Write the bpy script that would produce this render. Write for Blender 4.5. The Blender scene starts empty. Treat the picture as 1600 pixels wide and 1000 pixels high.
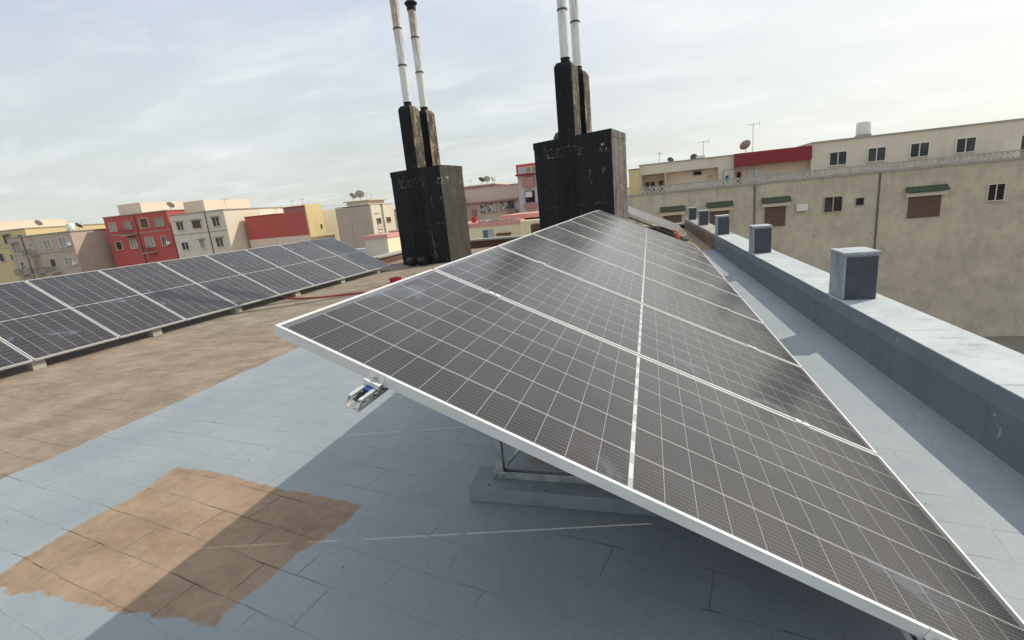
import bpy, bmesh, math, random
from mathutils import Vector, Matrix
random.seed(7)
R = math.radians
S = bpy.context.scene
COL = S.collection

# ------------------------------------------------------------------ camera
cam = bpy.data.objects.new('camera', bpy.data.cameras.new('camera'))
COL.objects.link(cam)
cam.data.sensor_width = 36
cam.data.lens = 752 / 1600 * 36
cam.data.clip_start = 0.05
cam.data.clip_end = 5000
right = Vector((0.95944929, 0.26567724, -0.09419482))
up = Vector((0.02612975, 0.24889994, 0.96817666))
back = Vector((0.28066759, -0.93137770, 0.23186479))
M = Matrix((right, up, back)).transposed().to_4x4()
M.translation = (1.10212, -1.16600, 1.46553)
cam.matrix_world = M
S.camera = cam

# ------------------------------------------------------------------ sky, sun, exposure
SUN = Vector((0.582, 0.467, 0.667)).normalized()
SUN_EL = math.asin(SUN.z)
SUN_AZ = math.atan2(SUN.x, SUN.y)
sun = bpy.data.objects.new('sun', bpy.data.lights.new('sun', 'SUN'))
COL.objects.link(sun)
sun.data.energy = 3.5
sun.data.angle = R(0.55)
sun.data.color = (1.0, 0.925, 0.80)
sun.rotation_euler = SUN.to_track_quat('Z', 'Y').to_euler()
S.view_settings.view_transform = 'Standard'
S.view_settings.look = 'None'
S.view_settings.exposure = 0.0
S.view_settings.gamma = 1.0


class X:
    """a socket with arithmetic: builds Math nodes"""
    def __init__(s, t, k): s.t = t; s.k = k
    def op(s, o, b=None, c=None):
        n = s.t.nodes.new('ShaderNodeMath'); n.operation = o
        for i, v in enumerate((s, b, c)):
            if v is None: continue
            if isinstance(v, X): s.t.links.new(v.k, n.inputs[i])
            else: n.inputs[i].default_value = v
        return X(s.t, n.outputs[0])
    def __add__(s, b): return s.op('ADD', b)
    def __sub__(s, b): return s.op('SUBTRACT', b)
    def __mul__(s, b): return s.op('MULTIPLY', b)
    def __truediv__(s, b): return s.op('DIVIDE', b)
    def lt(s, b): return s.op('LESS_THAN', b)
    def gt(s, b): return s.op('GREATER_THAN', b)
    def mx(s, b): return s.op('MAXIMUM', b)
    def mn(s, b): return s.op('MINIMUM', b)
    def fr(s): return s.op('FRACT')
    def ab(s): return s.op('ABSOLUTE')
    def inv(s): return (s * -1.0) + 1.0
    def ramp(s, a, b, lo=0.0, hi=1.0):
        n = s.t.nodes.new('ShaderNodeMapRange'); n.clamp = True; n.interpolation_type = 'SMOOTHSTEP'
        s.t.links.new(s.k, n.inputs[0])
        for i, v in zip((1, 2, 3, 4), (a, b, lo, hi)): n.inputs[i].default_value = v
        return X(s.t, n.outputs[0])


def coords(t, kind='Object'):
    return t.nodes.new('ShaderNodeTexCoord').outputs[kind]


def xyz(t, k):
    n = t.nodes.new('ShaderNodeSeparateXYZ'); t.links.new(k, n.inputs[0])
    return [X(t, o) for o in n.outputs]


def vec(t, a, b, c):
    n = t.nodes.new('ShaderNodeCombineXYZ')
    for i, v in enumerate((a, b, c)):
        if isinstance(v, X): t.links.new(v.k, n.inputs[i])
        else: n.inputs[i].default_value = v
    return n.outputs[0]


def noise(t, k, scale, detail=4.0, rough=0.55, stretch=None, dist=0.0):
    if stretch:
        m = t.nodes.new('ShaderNodeMapping'); m.inputs['Scale'].default_value = stretch
        t.links.new(k, m.inputs[0]); k = m.outputs[0]
    n = t.nodes.new('ShaderNodeTexNoise')
    n.inputs['Scale'].default_value = scale; n.inputs['Detail'].default_value = detail
    n.inputs['Roughness'].default_value = rough; n.inputs['Distortion'].default_value = dist
    t.links.new(k, n.inputs['Vector'])
    return X(t, n.outputs[0])


def mix(t, f, a, b):
    n = t.nodes.new('ShaderNodeMix'); n.data_type = 'RGBA'; n.clamp_factor = True
    for i, v in ((0, f), (6, a), (7, b)):
        if isinstance(v, X): t.links.new(v.k, n.inputs[i])
        elif isinstance(v, (int, float)): n.inputs[i].default_value = v
        elif isinstance(v, tuple): n.inputs[i].default_value = (*v[:3], 1.0)
        else: t.links.new(v, n.inputs[i])
    return n.outputs[2]


W = bpy.data.worlds.new('World'); S.world = W; W.use_nodes = True
wt = W.node_tree
bg = wt.nodes['Background']
sky = wt.nodes.new('ShaderNodeTexSky'); sky.sky_type = 'NISHITA'; sky.sun_disc = False
sky.sun_elevation = SUN_EL; sky.sun_rotation = SUN_AZ
sky.air_density = 1.0; sky.dust_density = 2.0; sky.ozone_density = 1.0
g = coords(wt, 'Generated')
gx, gy, gz = xyz(wt, g)
den = gz.mx(0.0) + 0.18
flat = vec(wt, gx / den, gy / den, 0.0)
veil = noise(wt, flat, 0.75, 5, 0.5, (1.0, 2.0, 1.0), 0.4).ramp(0.30, 0.72)
wisp = noise(wt, flat, 2.2, 6, 0.52, (0.9, 1.7, 1.0), 0.5).ramp(0.45, 0.80)
cloud = (veil * 0.5 + wisp * 0.6).mn(1.0)
low = gz.ramp(0.0, 0.45)
base = mix(wt, low, (6.6, 6.85, 6.3), (5.85, 6.55, 7.9))
veiled = mix(wt, 0.80, sky.outputs[0], base)
wcol = mix(wt, cloud * 0.8, veiled, (7.9, 8.3, 8.35))
glow = (gx * SUN.x + gy * SUN.y + gz * SUN.z).ramp(0.35, 1.0)        # bright haze round the sun
wcol = mix(wt, glow * 0.55, wcol, (10.6, 10.4, 9.6))
wt.links.new(wcol, bg.inputs[0])
bg.inputs[1].default_value = 0.114

# ------------------------------------------------------------------ materials
MATS = {}


def mat(name, build=None, color=(0.5, 0.5, 0.5), rough=0.6, metal=0.0, spec=0.5):
    if name in MATS: return MATS[name]
    m = bpy.data.materials.new(name); m.use_nodes = True
    t = m.node_tree; b = t.nodes['Principled BSDF']
    b.inputs['Base Color'].default_value = (*color, 1); b.inputs['Roughness'].default_value = rough
    b.inputs['Metallic'].default_value = metal; b.inputs['Specular IOR Level'].default_value = spec
    if build: build(t, b)
    MATS[name] = m
    return m


def setc(t, b, k, name='Base Color'):
    t.links.new(k.k if isinstance(k, X) else k, b.inputs[name])


def bump(t, b, h, strength=0.3, dist=0.01):
    n = t.nodes.new('ShaderNodeBump'); n.inputs['Strength'].default_value = strength
    n.inputs['Distance'].default_value = dist
    t.links.new(h.k, n.inputs['Height']); t.links.new(n.outputs[0], b.inputs['Normal'])


def wall(name, c, stain=0.35, scale=1.0, dark=(0.10, 0.09, 0.075), rough=0.85):
    """rendered masonry: blotches, vertical rain streaks, fine grain"""
    def f(t, b):
        k = coords(t)
        blot = noise(t, k, 0.35 * scale, 5, 0.6).ramp(0.35, 0.75)
        streak = noise(t, k, 0.75 * scale, 8, 0.72, (1.5, 1.5, 0.2)).ramp(0.50, 0.78)
        grain = noise(t, k, 22 * scale, 3, 0.6)
        a = mix(t, blot * stain * 0.6, c, tuple(v * 0.68 for v in c))
        a = mix(t, streak * stain, a, dark)
        a = mix(t, grain.ramp(0.35, 0.7) * 0.16, a, tuple(min(1, v * 1.25) for v in c))
        setc(t, b, a); b.inputs['Roughness'].default_value = rough
        bump(t, b, grain, 0.25, 0.02)
    return mat(name, f)


def m_floor(t, b):
    k = coords(t); px, py, pz = xyz(t, k)
    n1 = noise(t, k, 2.2, 5, 0.6) - 0.5
    n2 = noise(t, k, 14, 4, 0.6) - 0.5
    n3 = (noise(t, k, 45, 4, 0.7) - 0.5) * 0.05
    e = n1 * 0.22 + n2 * 0.05
    ex = px + e; ey = py + e * 0.7
    # painted zone, as a person with a roller left it
    blue = (ex + n3 + 3.35).ramp(-0.008, 0.016)
    blue = blue * (ey - 10.95).ramp(-0.05, 0.05).inv()
    under = (ex - 0.36).ramp(-0.05, 0.08) * (ex - 2.16).ramp(-0.05, 0.05).inv() * (ey - 1.25).ramp(-0.05, 0.08)
    lim = (py - 0.75) * 0.19 - 0.40
    patch = (lim - (px + n1 * 0.24 + n2 * 0.10 + n3)).ramp(-0.004, 0.010) * \
        ((px + 1.08) * -0.16 + 0.86 - (py + n1 * 0.10 + n2 * 0.05 + n3)).ramp(-0.004, 0.012) * (py + 0.05 + e + n3).ramp(-0.006, 0.012) * (ex + 1.95 + n3).ramp(-0.006, 0.012)
    patch = patch * noise(t, k, 26, 4, 0.7).ramp(0.30, 0.36)
    blue = blue * under.inv() * patch.inv()
    # tile courses, turned about ten degrees from the array
    rot = t.nodes.new('ShaderNodeMapping'); rot.inputs['Rotation'].default_value = (0, 0, R(10.5))
    t.links.new(k, rot.inputs[0])
    wob = noise(t, rot.outputs[0], 1.6, 4)
    jx, jy, jz = xyz(t, rot.outputs[0])
    br = t.nodes.new('ShaderNodeTexBrick')
    t.links.new(vec(t, jx + wob * 0.07, jy + wob * 0.05, 0.0), br.inputs['Vector'])
    br.inputs['Scale'].default_value = 1.0; br.inputs['Mortar Size'].default_value = 0.0034
    br.inputs['Mortar Smooth'].default_value = 0.25; br.inputs['Brick Width'].default_value = 0.405
    br.inputs['Row Height'].default_value = 0.203
    br.inputs['Color1'].default_value = (0.35, 0.35, 0.35, 1); br.inputs['Color2'].default_value = (0.65, 0.65, 0.65, 1)
    seam = X(t, br.outputs['Fac']); tone = X(t, br.outputs['Color'])
    keep = noise(t, k, 2.6, 4, 0.65).ramp(0.46, 0.60)
    keep2 = noise(t, k, 1.1, 3, 0.6).ramp(0.40, 0.6)
    crack = seam * (keep * 0.85 + 0.05) * (keep2 * 0.6 + 0.4)
    blot = noise(t, k, 1.3, 7, 0.66).ramp(0.3, 0.70)
    fine = noise(t, k, 60, 3, 0.6)
    bl = mix(t, blot, (0.242, 0.278, 0.298), (0.312, 0.342, 0.352))
    bl = mix(t, tone * 0.34, bl, (0.205, 0.245, 0.268))
    scuff = noise(t, k, 5.0, 6, 0.7, (1, 3.0, 1), 1.2).ramp(0.62, 0.78)
    bl = mix(t, scuff * 0.32, bl, (0.43, 0.46, 0.46))
    bl = mix(t, crack * 0.72, bl, (0.05, 0.058, 0.065))
    speck = noise(t, k, 38, 2, 0.5).ramp(0.73, 0.78)
    bl = mix(t, speck * 0.5, bl, (0.10, 0.10, 0.10))
    dust = (noise(t, k, 1.7, 8, 0.72, (1, 1.5, 1)) * 0.7 + noise(t, k, 19, 6, 0.75) * 0.3).ramp(0.36, 0.66)
    brn = mix(t, dust, (0.235, 0.155, 0.092), (0.36, 0.255, 0.165))
    far = (py - 3.0 + n1 * 2.0).ramp(0.0, 3.0)
    beige = mix(t, dust, (0.175, 0.135, 0.093), (0.32, 0.262, 0.19))
    beige = mix(t, noise(t, k, 0.8, 6, 0.65, (0.6, 1.8, 1), 0.8).ramp(0.55, 0.72) * 0.55, beige, (0.13, 0.10, 0.075))
    brn = mix(t, (far * (px - 1.5).ramp(-1, 0.5).inv()).mx((px + 3.1).ramp(-0.2, 0.1).inv() * 0.7), brn, beige)
    scr = noise(t, k, 7, 5, 0.7, None, 2.5).op('SUBTRACT', 0.5).ab().ramp(0.0, 0.012).inv() * noise(t, k, 2.0, 2).ramp(0.5, 0.62)
    brn = mix(t, scr * 0.5, brn, (0.45, 0.36, 0.27))
    brn = mix(t, (crack + seam * 0.18) * 0.8, brn, (0.06, 0.04, 0.03))
    c = mix(t, blue, brn, bl)
    c = mix(t, fine.ramp(0.3, 0.7) * 0.10, c, (0.12, 0.13, 0.13))
    setc(t, b, c)
    setc(t, b, (blue * -0.22 + 0.85) + n2 * 0.2, 'Roughness')
    lap = ((jy + wob * 0.05) / 0.203).fr()
    h = fine * 0.25 + noise(t, k, 6, 4) * 1.0 - seam * 1.4 + blue * 0.3 + lap * 0.55 + tone * 0.6
    bump(t, b, h, 0.45, 0.010)


PW, PH, PITCH, TILT = 2.278, 1.1318, 1.154, R(25)


def m_cells(t, b):
    k = coords(t); u, v, w = xyz(t, k)
    oi = t.nodes.new('ShaderNodeObjectInfo')
    # along the module: 12 half cells, a wide centre gap, 12 half cells
    half = (u - PW / 2).ab() - 0.0065
    fu = (half / 0.0920).fr()
    gu = ((fu - 0.5).ab() * -1.0 + 0.5) * 0.0920           # distance to the nearest cross gap
    cell_v = (v - 0.0135) / 0.1835
    fv = cell_v.fr()
    gv = ((fv - 0.5).ab() * -1.0 + 0.5) * 0.1835
    inside = half.gt(0.0) * half.lt(12 * 0.0920) * cell_v.gt(0.0) * cell_v.lt(6.0)
    lv = gv.lt(0.0011)
    lu = gu.lt(0.0009)
    dots = (v / 0.0184).fr().ramp(0.25, 0.3) * 0.4 + 0.6
    bus = (((cell_v * 10.0).fr() - 0.5).ab()).lt(0.036)
    dash = (u / 0.0115).fr().gt(0.42)
    fing = ((u / 0.0016).fr()).lt(0.10)
    vary = noise(t, k, 0.9, 3)
    wn = t.nodes.new('ShaderNodeTexWhiteNoise'); wn.noise_dimensions = '3D'
    t.links.new(vec(t, (half / 0.0920).op('FLOOR') + (u - PW / 2).gt(0.0) * 40.0, cell_v.op('FLOOR'), X(t, oi.outputs['Random']) * 50.0), wn.inputs['Vector'])
    cc = mix(t, vary * 0.5 + X(t, wn.outputs['Value']) * 0.5, (0.010, 0.009, 0.012), (0.024, 0.018, 0.018))
    cc = mix(t, fing * 0.12, cc, (0.2, 0.2, 0.2))
    cc = mix(t, bus * (dash * 0.45 + 0.30), cc, (0.25, 0.235, 0.225))
    cc = mix(t, lu * dots * 0.55, cc, (0.55, 0.55, 0.53))
    cc = mix(t, lv * 0.95, cc, (0.72, 0.72, 0.70))
    # centre gap: white backsheet with dull ribbon pieces
    seg = ((v / 0.138).fr()).gt(0.45)
    mid = mix(t, seg * 0.5, (0.34, 0.35, 0.35), (0.72, 0.73, 0.72))
    edge = mix(t, half.lt(0.0), (0.10, 0.10, 0.105), mid)
    col = mix(t, inside, edge, cc)
    # dried dust, run marks and wiped smears
    off = vec(t, u + X(t, oi.outputs['Random']) * 9.0, v, w)
    d1 = noise(t, off, 1.6, 6, 0.62)
    d2 = noise(t, off, 5.0, 6, 0.7, (1.0, 2.5, 1)).ramp(0.55, 0.75)
    smear = noise(t, off, 2.6, 5, 0.6, (1.2, 0.9, 1), 0.8).ramp(0.62, 0.74)
    spots = noise(t, off, 55, 2, 0.5).ramp(0.74, 0.79)
    dustf = (d1.ramp(0.3, 0.75) * 0.018 + d2 * 0.012 + 0.008)
    col = mix(t, dustf, col, (0.47, 0.43, 0.36))
    col = mix(t, smear * 0.15, col, (0.36, 0.42, 0.55))
    col = mix(t, spots * 0.16, col, (0.55, 0.50, 0.42))
    setc(t, b, col)
    setc(t, b, d1.ramp(0.3, 0.8, 0.18, 0.27) + smear * 0.1, 'Roughness')
    b.inputs['IOR'].default_value = 1.38
    setc(t, b, d1.ramp(0.25, 0.8, 0.16, 0.30), 'Sheen Weight')
    b.inputs['Sheen Roughness'].default_value = 0.22
    setc(t, b, d1.ramp(0.25, 0.8, 0.18, 0.38), 'Coat Weight'); b.inputs['Coat Roughness'].default_value = 0.36; b.inputs['Coat IOR'].default_value = 1.5
    b.inputs['Sheen Tint'].default_value = (1.0, 0.95, 0.82, 1)
    b.inputs['Specular IOR Level'].default_value = 0.5


def m_alu(t, b):
    k = coords(t)
    n = noise(t, k, 9, 4, 0.6, (0.4, 1, 1))
    setc(t, b, mix(t, n.ramp(0.3, 0.7), (0.62, 0.62, 0.59), (0.73, 0.73, 0.70)))
    b.inputs['Metallic'].default_value = 0.35; b.inputs['Roughness'].default_value = 0.42


def m_galv(t, b):
    k = coords(t)
    n = noise(t, k, 30, 4, 0.65)
    v = t.nodes.new('ShaderNodeTexVoronoi'); v.inputs['Scale'].default_value = 55; t.links.new(k, v.inputs[0])
    s = X(t, v.outputs['Distance'])
    setc(t, b, mix(t, (n * 0.6 + s * 0.6).ramp(0.25, 0.8), (0.42, 0.45, 0.42), (0.68, 0.70, 0.66)))
    b.inputs['Metallic'].default_value = 0.75; b.inputs['Roughness'].default_value = 0.38


def m_galv_old(t, b):
    k = coords(t)
    n = noise(t, k, 14, 5, 0.65)
    setc(t, b, mix(t, n.ramp(0.35, 0.7), (0.30, 0.33, 0.33), (0.48, 0.51, 0.50)))
    b.inputs['Metallic'].default_value = 0.4; b.inputs['Roughness'].default_value = 0.55


def m_sleeper(t, b):
    k = coords(t)
    n = noise(t, k, 5, 6, 0.65); hole = noise(t, k, 34, 2, 0.5).ramp(0.70, 0.74)
    c = mix(t, n.ramp(0.3, 0.7), (0.20, 0.235, 0.25), (0.265, 0.295, 0.305))
    c = mix(t, hole * 0.8, c, (0.03, 0.03, 0.03))
    setc(t, b, c); b.inputs['Roughness'].default_value = 0.9
    bump(t, b, n * 0.5 - hole, 0.5, 0.01)


def black_render(flake, streak_amt, light, top_z=2.95):
    def f(t, b):
        k = coords(t); x, y, z = xyz(t, k)
        geo = t.nodes.new('ShaderNodeNewGeometry')
        vt = t.nodes.new('ShaderNodeVectorTransform'); vt.vector_type = 'NORMAL'
        vt.convert_from = 'WORLD'; vt.convert_to = 'OBJECT'
        t.links.new(geo.outputs['True Normal'], vt.inputs[0])
        nx, ny, nz = xyz(t, vt.outputs[0])
        right_side = nx.ramp(0.4, 0.8)                       # the right-hand side is paler and flakes more
        n = noise(t, k, 1.4, 6, 0.65)
        st = noise(t, k, 5.0, 6, 0.7, (1.3, 1.3, 0.12)).ramp(0.5, 0.78)
        c = mix(t, n.ramp(0.3, 0.7), (0.0075, 0.0080, 0.0095), (0.016, 0.016, 0.017))
        side_tone = mix(t, (noise(t, k, 3.0, 6, 0.7, (1, 1, 0.30)) * 0.6 + noise(t, k, 7, 6, 0.7) * 0.4).ramp(0.36, 0.62), (0.040, 0.037, 0.031), light)
        c = mix(t, right_side, c, side_tone)
        c = mix(t, st * streak_amt, c, (0.10, 0.10, 0.10))
        chip = noise(t, k, 9, 5, 0.65)
        lines = (((z - 0.05) / 0.62).fr() - 0.5).ab().gt(0.485) * noise(t, k, 2.2, 3).ramp(0.5, 0.58)
        c = mix(t, lines * 0.30, c, (0.13, 0.125, 0.115))
        wl = noise(t, k, 3.6, 7, 0.72, (1.2, 1.2, 0.5))
        flk = (wl + right_side * flake[1]).ramp(flake[0], flake[0] + 0.025)
        flk = flk * chip.ramp(0.40, 0.47)
        mark = noise(t, k, 16, 5, 0.7, (1, 1, 0.8), 0.8)
        band = (z - top_z + 0.30).ab().ramp(0.05, 0.17).inv() * noise(t, k, 2.3, 2).ramp(0.48, 0.58)
        c = mix(t, mark.ramp(0.54, 0.60) * band, c, (0.46, 0.46, 0.44))
        drip = (x - 1.30 - (z * -1.0 + 1.1) * 0.07).ab() / ((z * -1.0 + 1.15).mx(0.01) * 0.06 + 0.004)
        c = mix(t, drip.ramp(0.5, 1.2).inv() * z.gt(0.12) * z.lt(1.12) * ny.lt(-0.5) * (noise(t, k, 7, 4, 0.6).ramp(0.35, 0.6) * 0.6), c, (0.16, 0.17, 0.185))
        sc = noise(t, k, 3.0, 7, 0.75, (1, 1, 0.45), 2.0).ramp(0.60, 0.66) * chip.ramp(0.46, 0.54)
        c = mix(t, sc * 0.75, c, (0.22, 0.20, 0.16))
        sootz = (x - 0.86).ab().ramp(0.24, 0.34).inv() * z.gt(0.0) * ny.lt(-0.5)
        c = mix(t, sootz * noise(t, k, 4, 5, 0.65, (2, 2, 0.2)).ramp(0.3, 0.6) * 0.8, c, (0.004, 0.004, 0.004))
        c = mix(t, flk, c, mix(t, n.ramp(0.35, 0.65), (0.36, 0.27, 0.165), (0.22, 0.175, 0.12)))
        setc(t, b, c); setc(t, b, n.ramp(0.3, 0.7, 0.55, 0.75) + right_side * 0.2, 'Roughness'); b.inputs['Specular IOR Level'].default_value = 0.28
        bump(t, b, chip * 0.5 + n - flk * 0.6, 0.35, 0.02)
    return f


def m_pipe(t, b):
    k = coords(t); x, y, z = xyz(t, k)
    n = noise(t, k, 6, 6, 0.7, (2.4, 2.4, 0.22))
    up_ = z.ramp(0.2, 3.2, 0.0, 0.52)
    rust = (n + up_ * 0.55).ramp(0.56, 0.76)
    c = mix(t, noise(t, k, 12, 4, 0.6, (1, 1, 0.1)).ramp(0.3, 0.7), (0.62, 0.64, 0.60), (0.76, 0.78, 0.75))
    c = mix(t, rust * 0.8, c, mix(t, noise(t, k, 9, 4).ramp(0.4, 0.6), (0.36, 0.25, 0.15), (0.24, 0.15, 0.09)))
    setc(t, b, c); b.inputs['Roughness'].default_value = 0.45; b.inputs['Metallic'].default_value = 0.15


def m_parapet(t, b):
    k = coords(t); x, y, z = xyz(t, k)
    n1 = noise(t, k, 2.5, 5, 0.6)
    painted = (y + (n1 - 0.5) * 0.3 - 10.8).ramp(-0.04, 0.04).inv()
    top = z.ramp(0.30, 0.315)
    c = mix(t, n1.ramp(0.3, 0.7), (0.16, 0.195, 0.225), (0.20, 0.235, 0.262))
    c = mix(t, z.ramp(0.338, 0.342), mix(t, 0.35, c, (0.10, 0.12, 0.14)), mix(t, n1.ramp(0.3, 0.7), (0.36, 0.40, 0.41), (0.46, 0.50, 0.50)))  # sunlit ledge top: its brightness is put into a paler colour
    drip = noise(t, k, 3.2, 6, 0.7, (1, 1.6, 0.12)).ramp(0.52, 0.72)
    c = mix(t, drip * 0.45, c, (0.10, 0.115, 0.125))
    lapj = (((y + 0.35) / 1.02).fr() - 0.5).ab().gt(0.493)
    c = mix(t, lapj * 0.6, c, (0.12, 0.14, 0.15))
    worn = noise(t, k, 7, 6, 0.7).ramp(0.62, 0.68)
    c = mix(t, worn * 0.55, c, (0.50, 0.49, 0.45))
    raw = mix(t, noise(t, k, 3.0, 6, 0.7).ramp(0.3, 0.7), (0.10, 0.075, 0.062), (0.21, 0.15, 0.12))
    rawtop = mix(t, noise(t, k, 2.0, 5, 0.65).ramp(0.3, 0.7), (0.20, 0.195, 0.175), (0.36, 0.35, 0.31))
    raw = mix(t, top, raw, rawtop)
    setc(t, b, mix(t, painted, raw, c)); b.inputs['Roughness'].default_value = 0.75
    bump(t, b, n1, 0.3, 0.02)


def m_rail_lattice(t, b):
    setc(t, b, mix(t, noise(t, coords(t), 2.0, 4).ramp(0.35, 0.7), (0.60, 0.57, 0.50), (0.42, 0.40, 0.35)))


def m_glass(t, b):
    k = coords(t)
    n = noise(t, k, 0.7, 3)
    setc(t, b, mix(t, n.ramp(0.4, 0.6), (0.015, 0.017, 0.02), (0.05, 0.05, 0.05)))
    b.inputs['Roughness'].default_value = 0.12


def m_ground(t, b):
    k = coords(t)
    n = noise(t, k, 0.02, 6, 0.6)
    setc(t, b, mix(t, n.ramp(0.35, 0.65), (0.16, 0.14, 0.11), (0.28, 0.25, 0.20))); b.inputs['Roughness'].default_value = 0.95


FLOOR = mat('painted_tile_roof', m_floor)
CELLS = mat('solar_cells', m_cells)
ALU = mat('anodised_aluminium', m_alu)
GALV = mat('zinc_steel', m_galv)
GOLD = mat('weathered_steel', m_galv_old)
SLEEPER = mat('grey_concrete', m_sleeper)
BLACK1 = mat('black_render', black_render((0.72, 0.01), 0.20, (0.074, 0.070, 0.060)))
BLACK2 = mat('black_render_grey_side', black_render((0.71, 0.01), 0.16, (0.19, 0.182, 0.16)))
BLACKS = mat('flaking_black_render', black_render((0.640, 0.125), 0.14, (0.085, 0.074, 0.056), 9.0))
PIPE = mat('enamelled_flue', m_pipe)
SOOT = mat('soot_black', color=(0.012, 0.012, 0.012), rough=0.8)
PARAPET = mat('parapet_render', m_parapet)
SLATE = mat('slate_paint', lambda t, b: setc(t, b, mix(t, noise(t, coords(t), 6, 4).ramp(0.3, 0.7), (0.045, 0.052, 0.066), (0.065, 0.073, 0.088))))
PALE = mat('pale_blue_paint', lambda t, b: setc(t, b, mix(t, noise(t, coords(t), 9, 6, 0.7, (1, 1, 0.25)).ramp(0.5, 0.7) * 0.5, mix(t, noise(t, coords(t), 4, 5).ramp(0.3, 0.7), (0.29, 0.33, 0.35), (0.42, 0.455, 0.46)), (0.15, 0.16, 0.16))))
RUBBER = mat('black_rubber', color=(0.024, 0.024, 0.026), rough=0.45)
REDPL = mat('red_plastic', color=(0.42, 0.022, 0.03), rough=0.45)
REDCABLE = mat('red_cable_sheath', color=(0.42, 0.045, 0.02), rough=0.45)
BLUEPL = mat('blue_plastic', color=(0.015, 0.055, 0.24), rough=0.4)
STEEL = mat('bright_bolt', color=(0.5, 0.5, 0.48), rough=0.3, metal=0.9)
GLASS = mat('window_glass', m_glass)
GROUND = mat('dusty_ground', m_ground)
LATT = mat('lattice_concrete', m_rail_lattice)
DISHM = mat('grey_dish', lambda t, b: setc(t, b, mix(t, noise(t, coords(t), 5, 4).ramp(0.3, 0.7), (0.30, 0.29, 0.26), (0.42, 0.40, 0.36))))
DISHD = mat('dark_dish', color=(0.07, 0.075, 0.07), rough=0.6)
WHITE = mat('white_paint', color=(0.72, 0.71, 0.67), rough=0.6)
BROWN = mat('brown_shutter', lambda t, b: setc(t, b, mix(t, noise(t, coords(t), 3, 4, 0.6, (1, 1, 9)).ramp(0.35, 0.65), (0.09, 0.052, 0.036), (0.15, 0.085, 0.058))))
GREEN = mat('green_tile', lambda t, b: setc(t, b, mix(t, ((xyz(t, coords(t))[0] / 0.16).fr() - 0.5).ab().ramp(0.3, 0.45), (0.06, 0.085, 0.05), (0.018, 0.028, 0.018))))
CLOTHB = mat('blue_cloth', color=(0.02, 0.10, 0.42), rough=0.9)
CLOTHW = mat('pale_cloth', color=(0.66, 0.65, 0.62), rough=0.9)
METAL = mat('dull_antenna', color=(0.22, 0.22, 0.21), rough=0.5, metal=0.5)
DARK = mat('dark_opening', color=(0.02, 0.018, 0.016), rough=0.9)
GRILLE = mat('window_bars', color=(0.10, 0.095, 0.085), rough=0.6)

def conc(t, b):
    k = coords(t); x, y, z = xyz(t, k)
    big = noise(t, k, 0.22, 9, 0.75, (1, 1, 1.6)).ramp(0.30, 0.74)
    mid = noise(t, k, 1.3, 6, 0.7, (1, 1, 0.55)).ramp(0.40, 0.72)
    rain = noise(t, k, 1.1, 6, 0.7, (1.2, 1.2, 0.10)).ramp(0.50, 0.74)
    topd = z.ramp(-1.2, 1.0)
    c = mix(t, big, (0.62, 0.54, 0.40), (0.42, 0.375, 0.28))
    c = mix(t, mid * 0.40, c, (0.25, 0.235, 0.185))
    c = mix(t, rain * topd * 0.75, c, (0.17, 0.16, 0.125))
    g_ = noise(t, k, 14, 4, 0.65)
    c = mix(t, g_.ramp(0.4, 0.7) * 0.2, c, (0.62, 0.57, 0.45))
    setc(t, b, c); b.inputs['Roughness'].default_value = 0.9; bump(t, b, g_ + mid, 0.3, 0.03)


W_CONC = mat('stained_concrete', conc)
mat('half_curtain', lambda t, b: setc(t, b, mix(t, noise(t, coords(t), 2.2, 4, 0.6).ramp(0.42, 0.5), (0.03, 0.03, 0.03), (0.5, 0.5, 0.45))))
W_CREAM = wall('cream_render', (0.7, 0.63, 0.5), 0.30)
W_PEACH = wall('peach_render', (0.74, 0.6, 0.47), 0.22)
W_YELLOW = wall('yellow_render', (0.66, 0.53, 0.27), 0.35)
W_OCHRE = wall('ochre_render', (0.56, 0.48, 0.32), 0.5)
W_RED = wall('brick_red_paint', (0.5, 0.105, 0.085), 0.20)
W_DRED = wall('dark_red_paint', (0.26, 0.035, 0.04), 0.2)
W_GREIGE = wall('grey_beige_render', (0.5, 0.41, 0.33), 0.42)
W_PINK = wall('pink_coping', (0.62, 0.3, 0.26), 0.3)
W_GREYBLUE = wall('grey_blue_render', (0.5, 0.51, 0.53), 0.25)
W_MAUVE = wall('mauve_render', (0.38, 0.2, 0.18), 0.25)
W_TAUPE = wall('taupe_render', (0.58, 0.49, 0.4), 0.35)
W_LEMON = wall('lemon_render', (0.76, 0.65, 0.42), 0.2)
W_GREYC = wall('grey_coping', (0.38, 0.365, 0.32), 0.6, 2.0)
W_RAW = wall('raw_brick_red', (0.14, 0.068, 0.05), 0.5, 2.0)
W_RUST = wall('rusty_sheet', (0.13, 0.065, 0.035), 0.5, 3.0)


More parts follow.
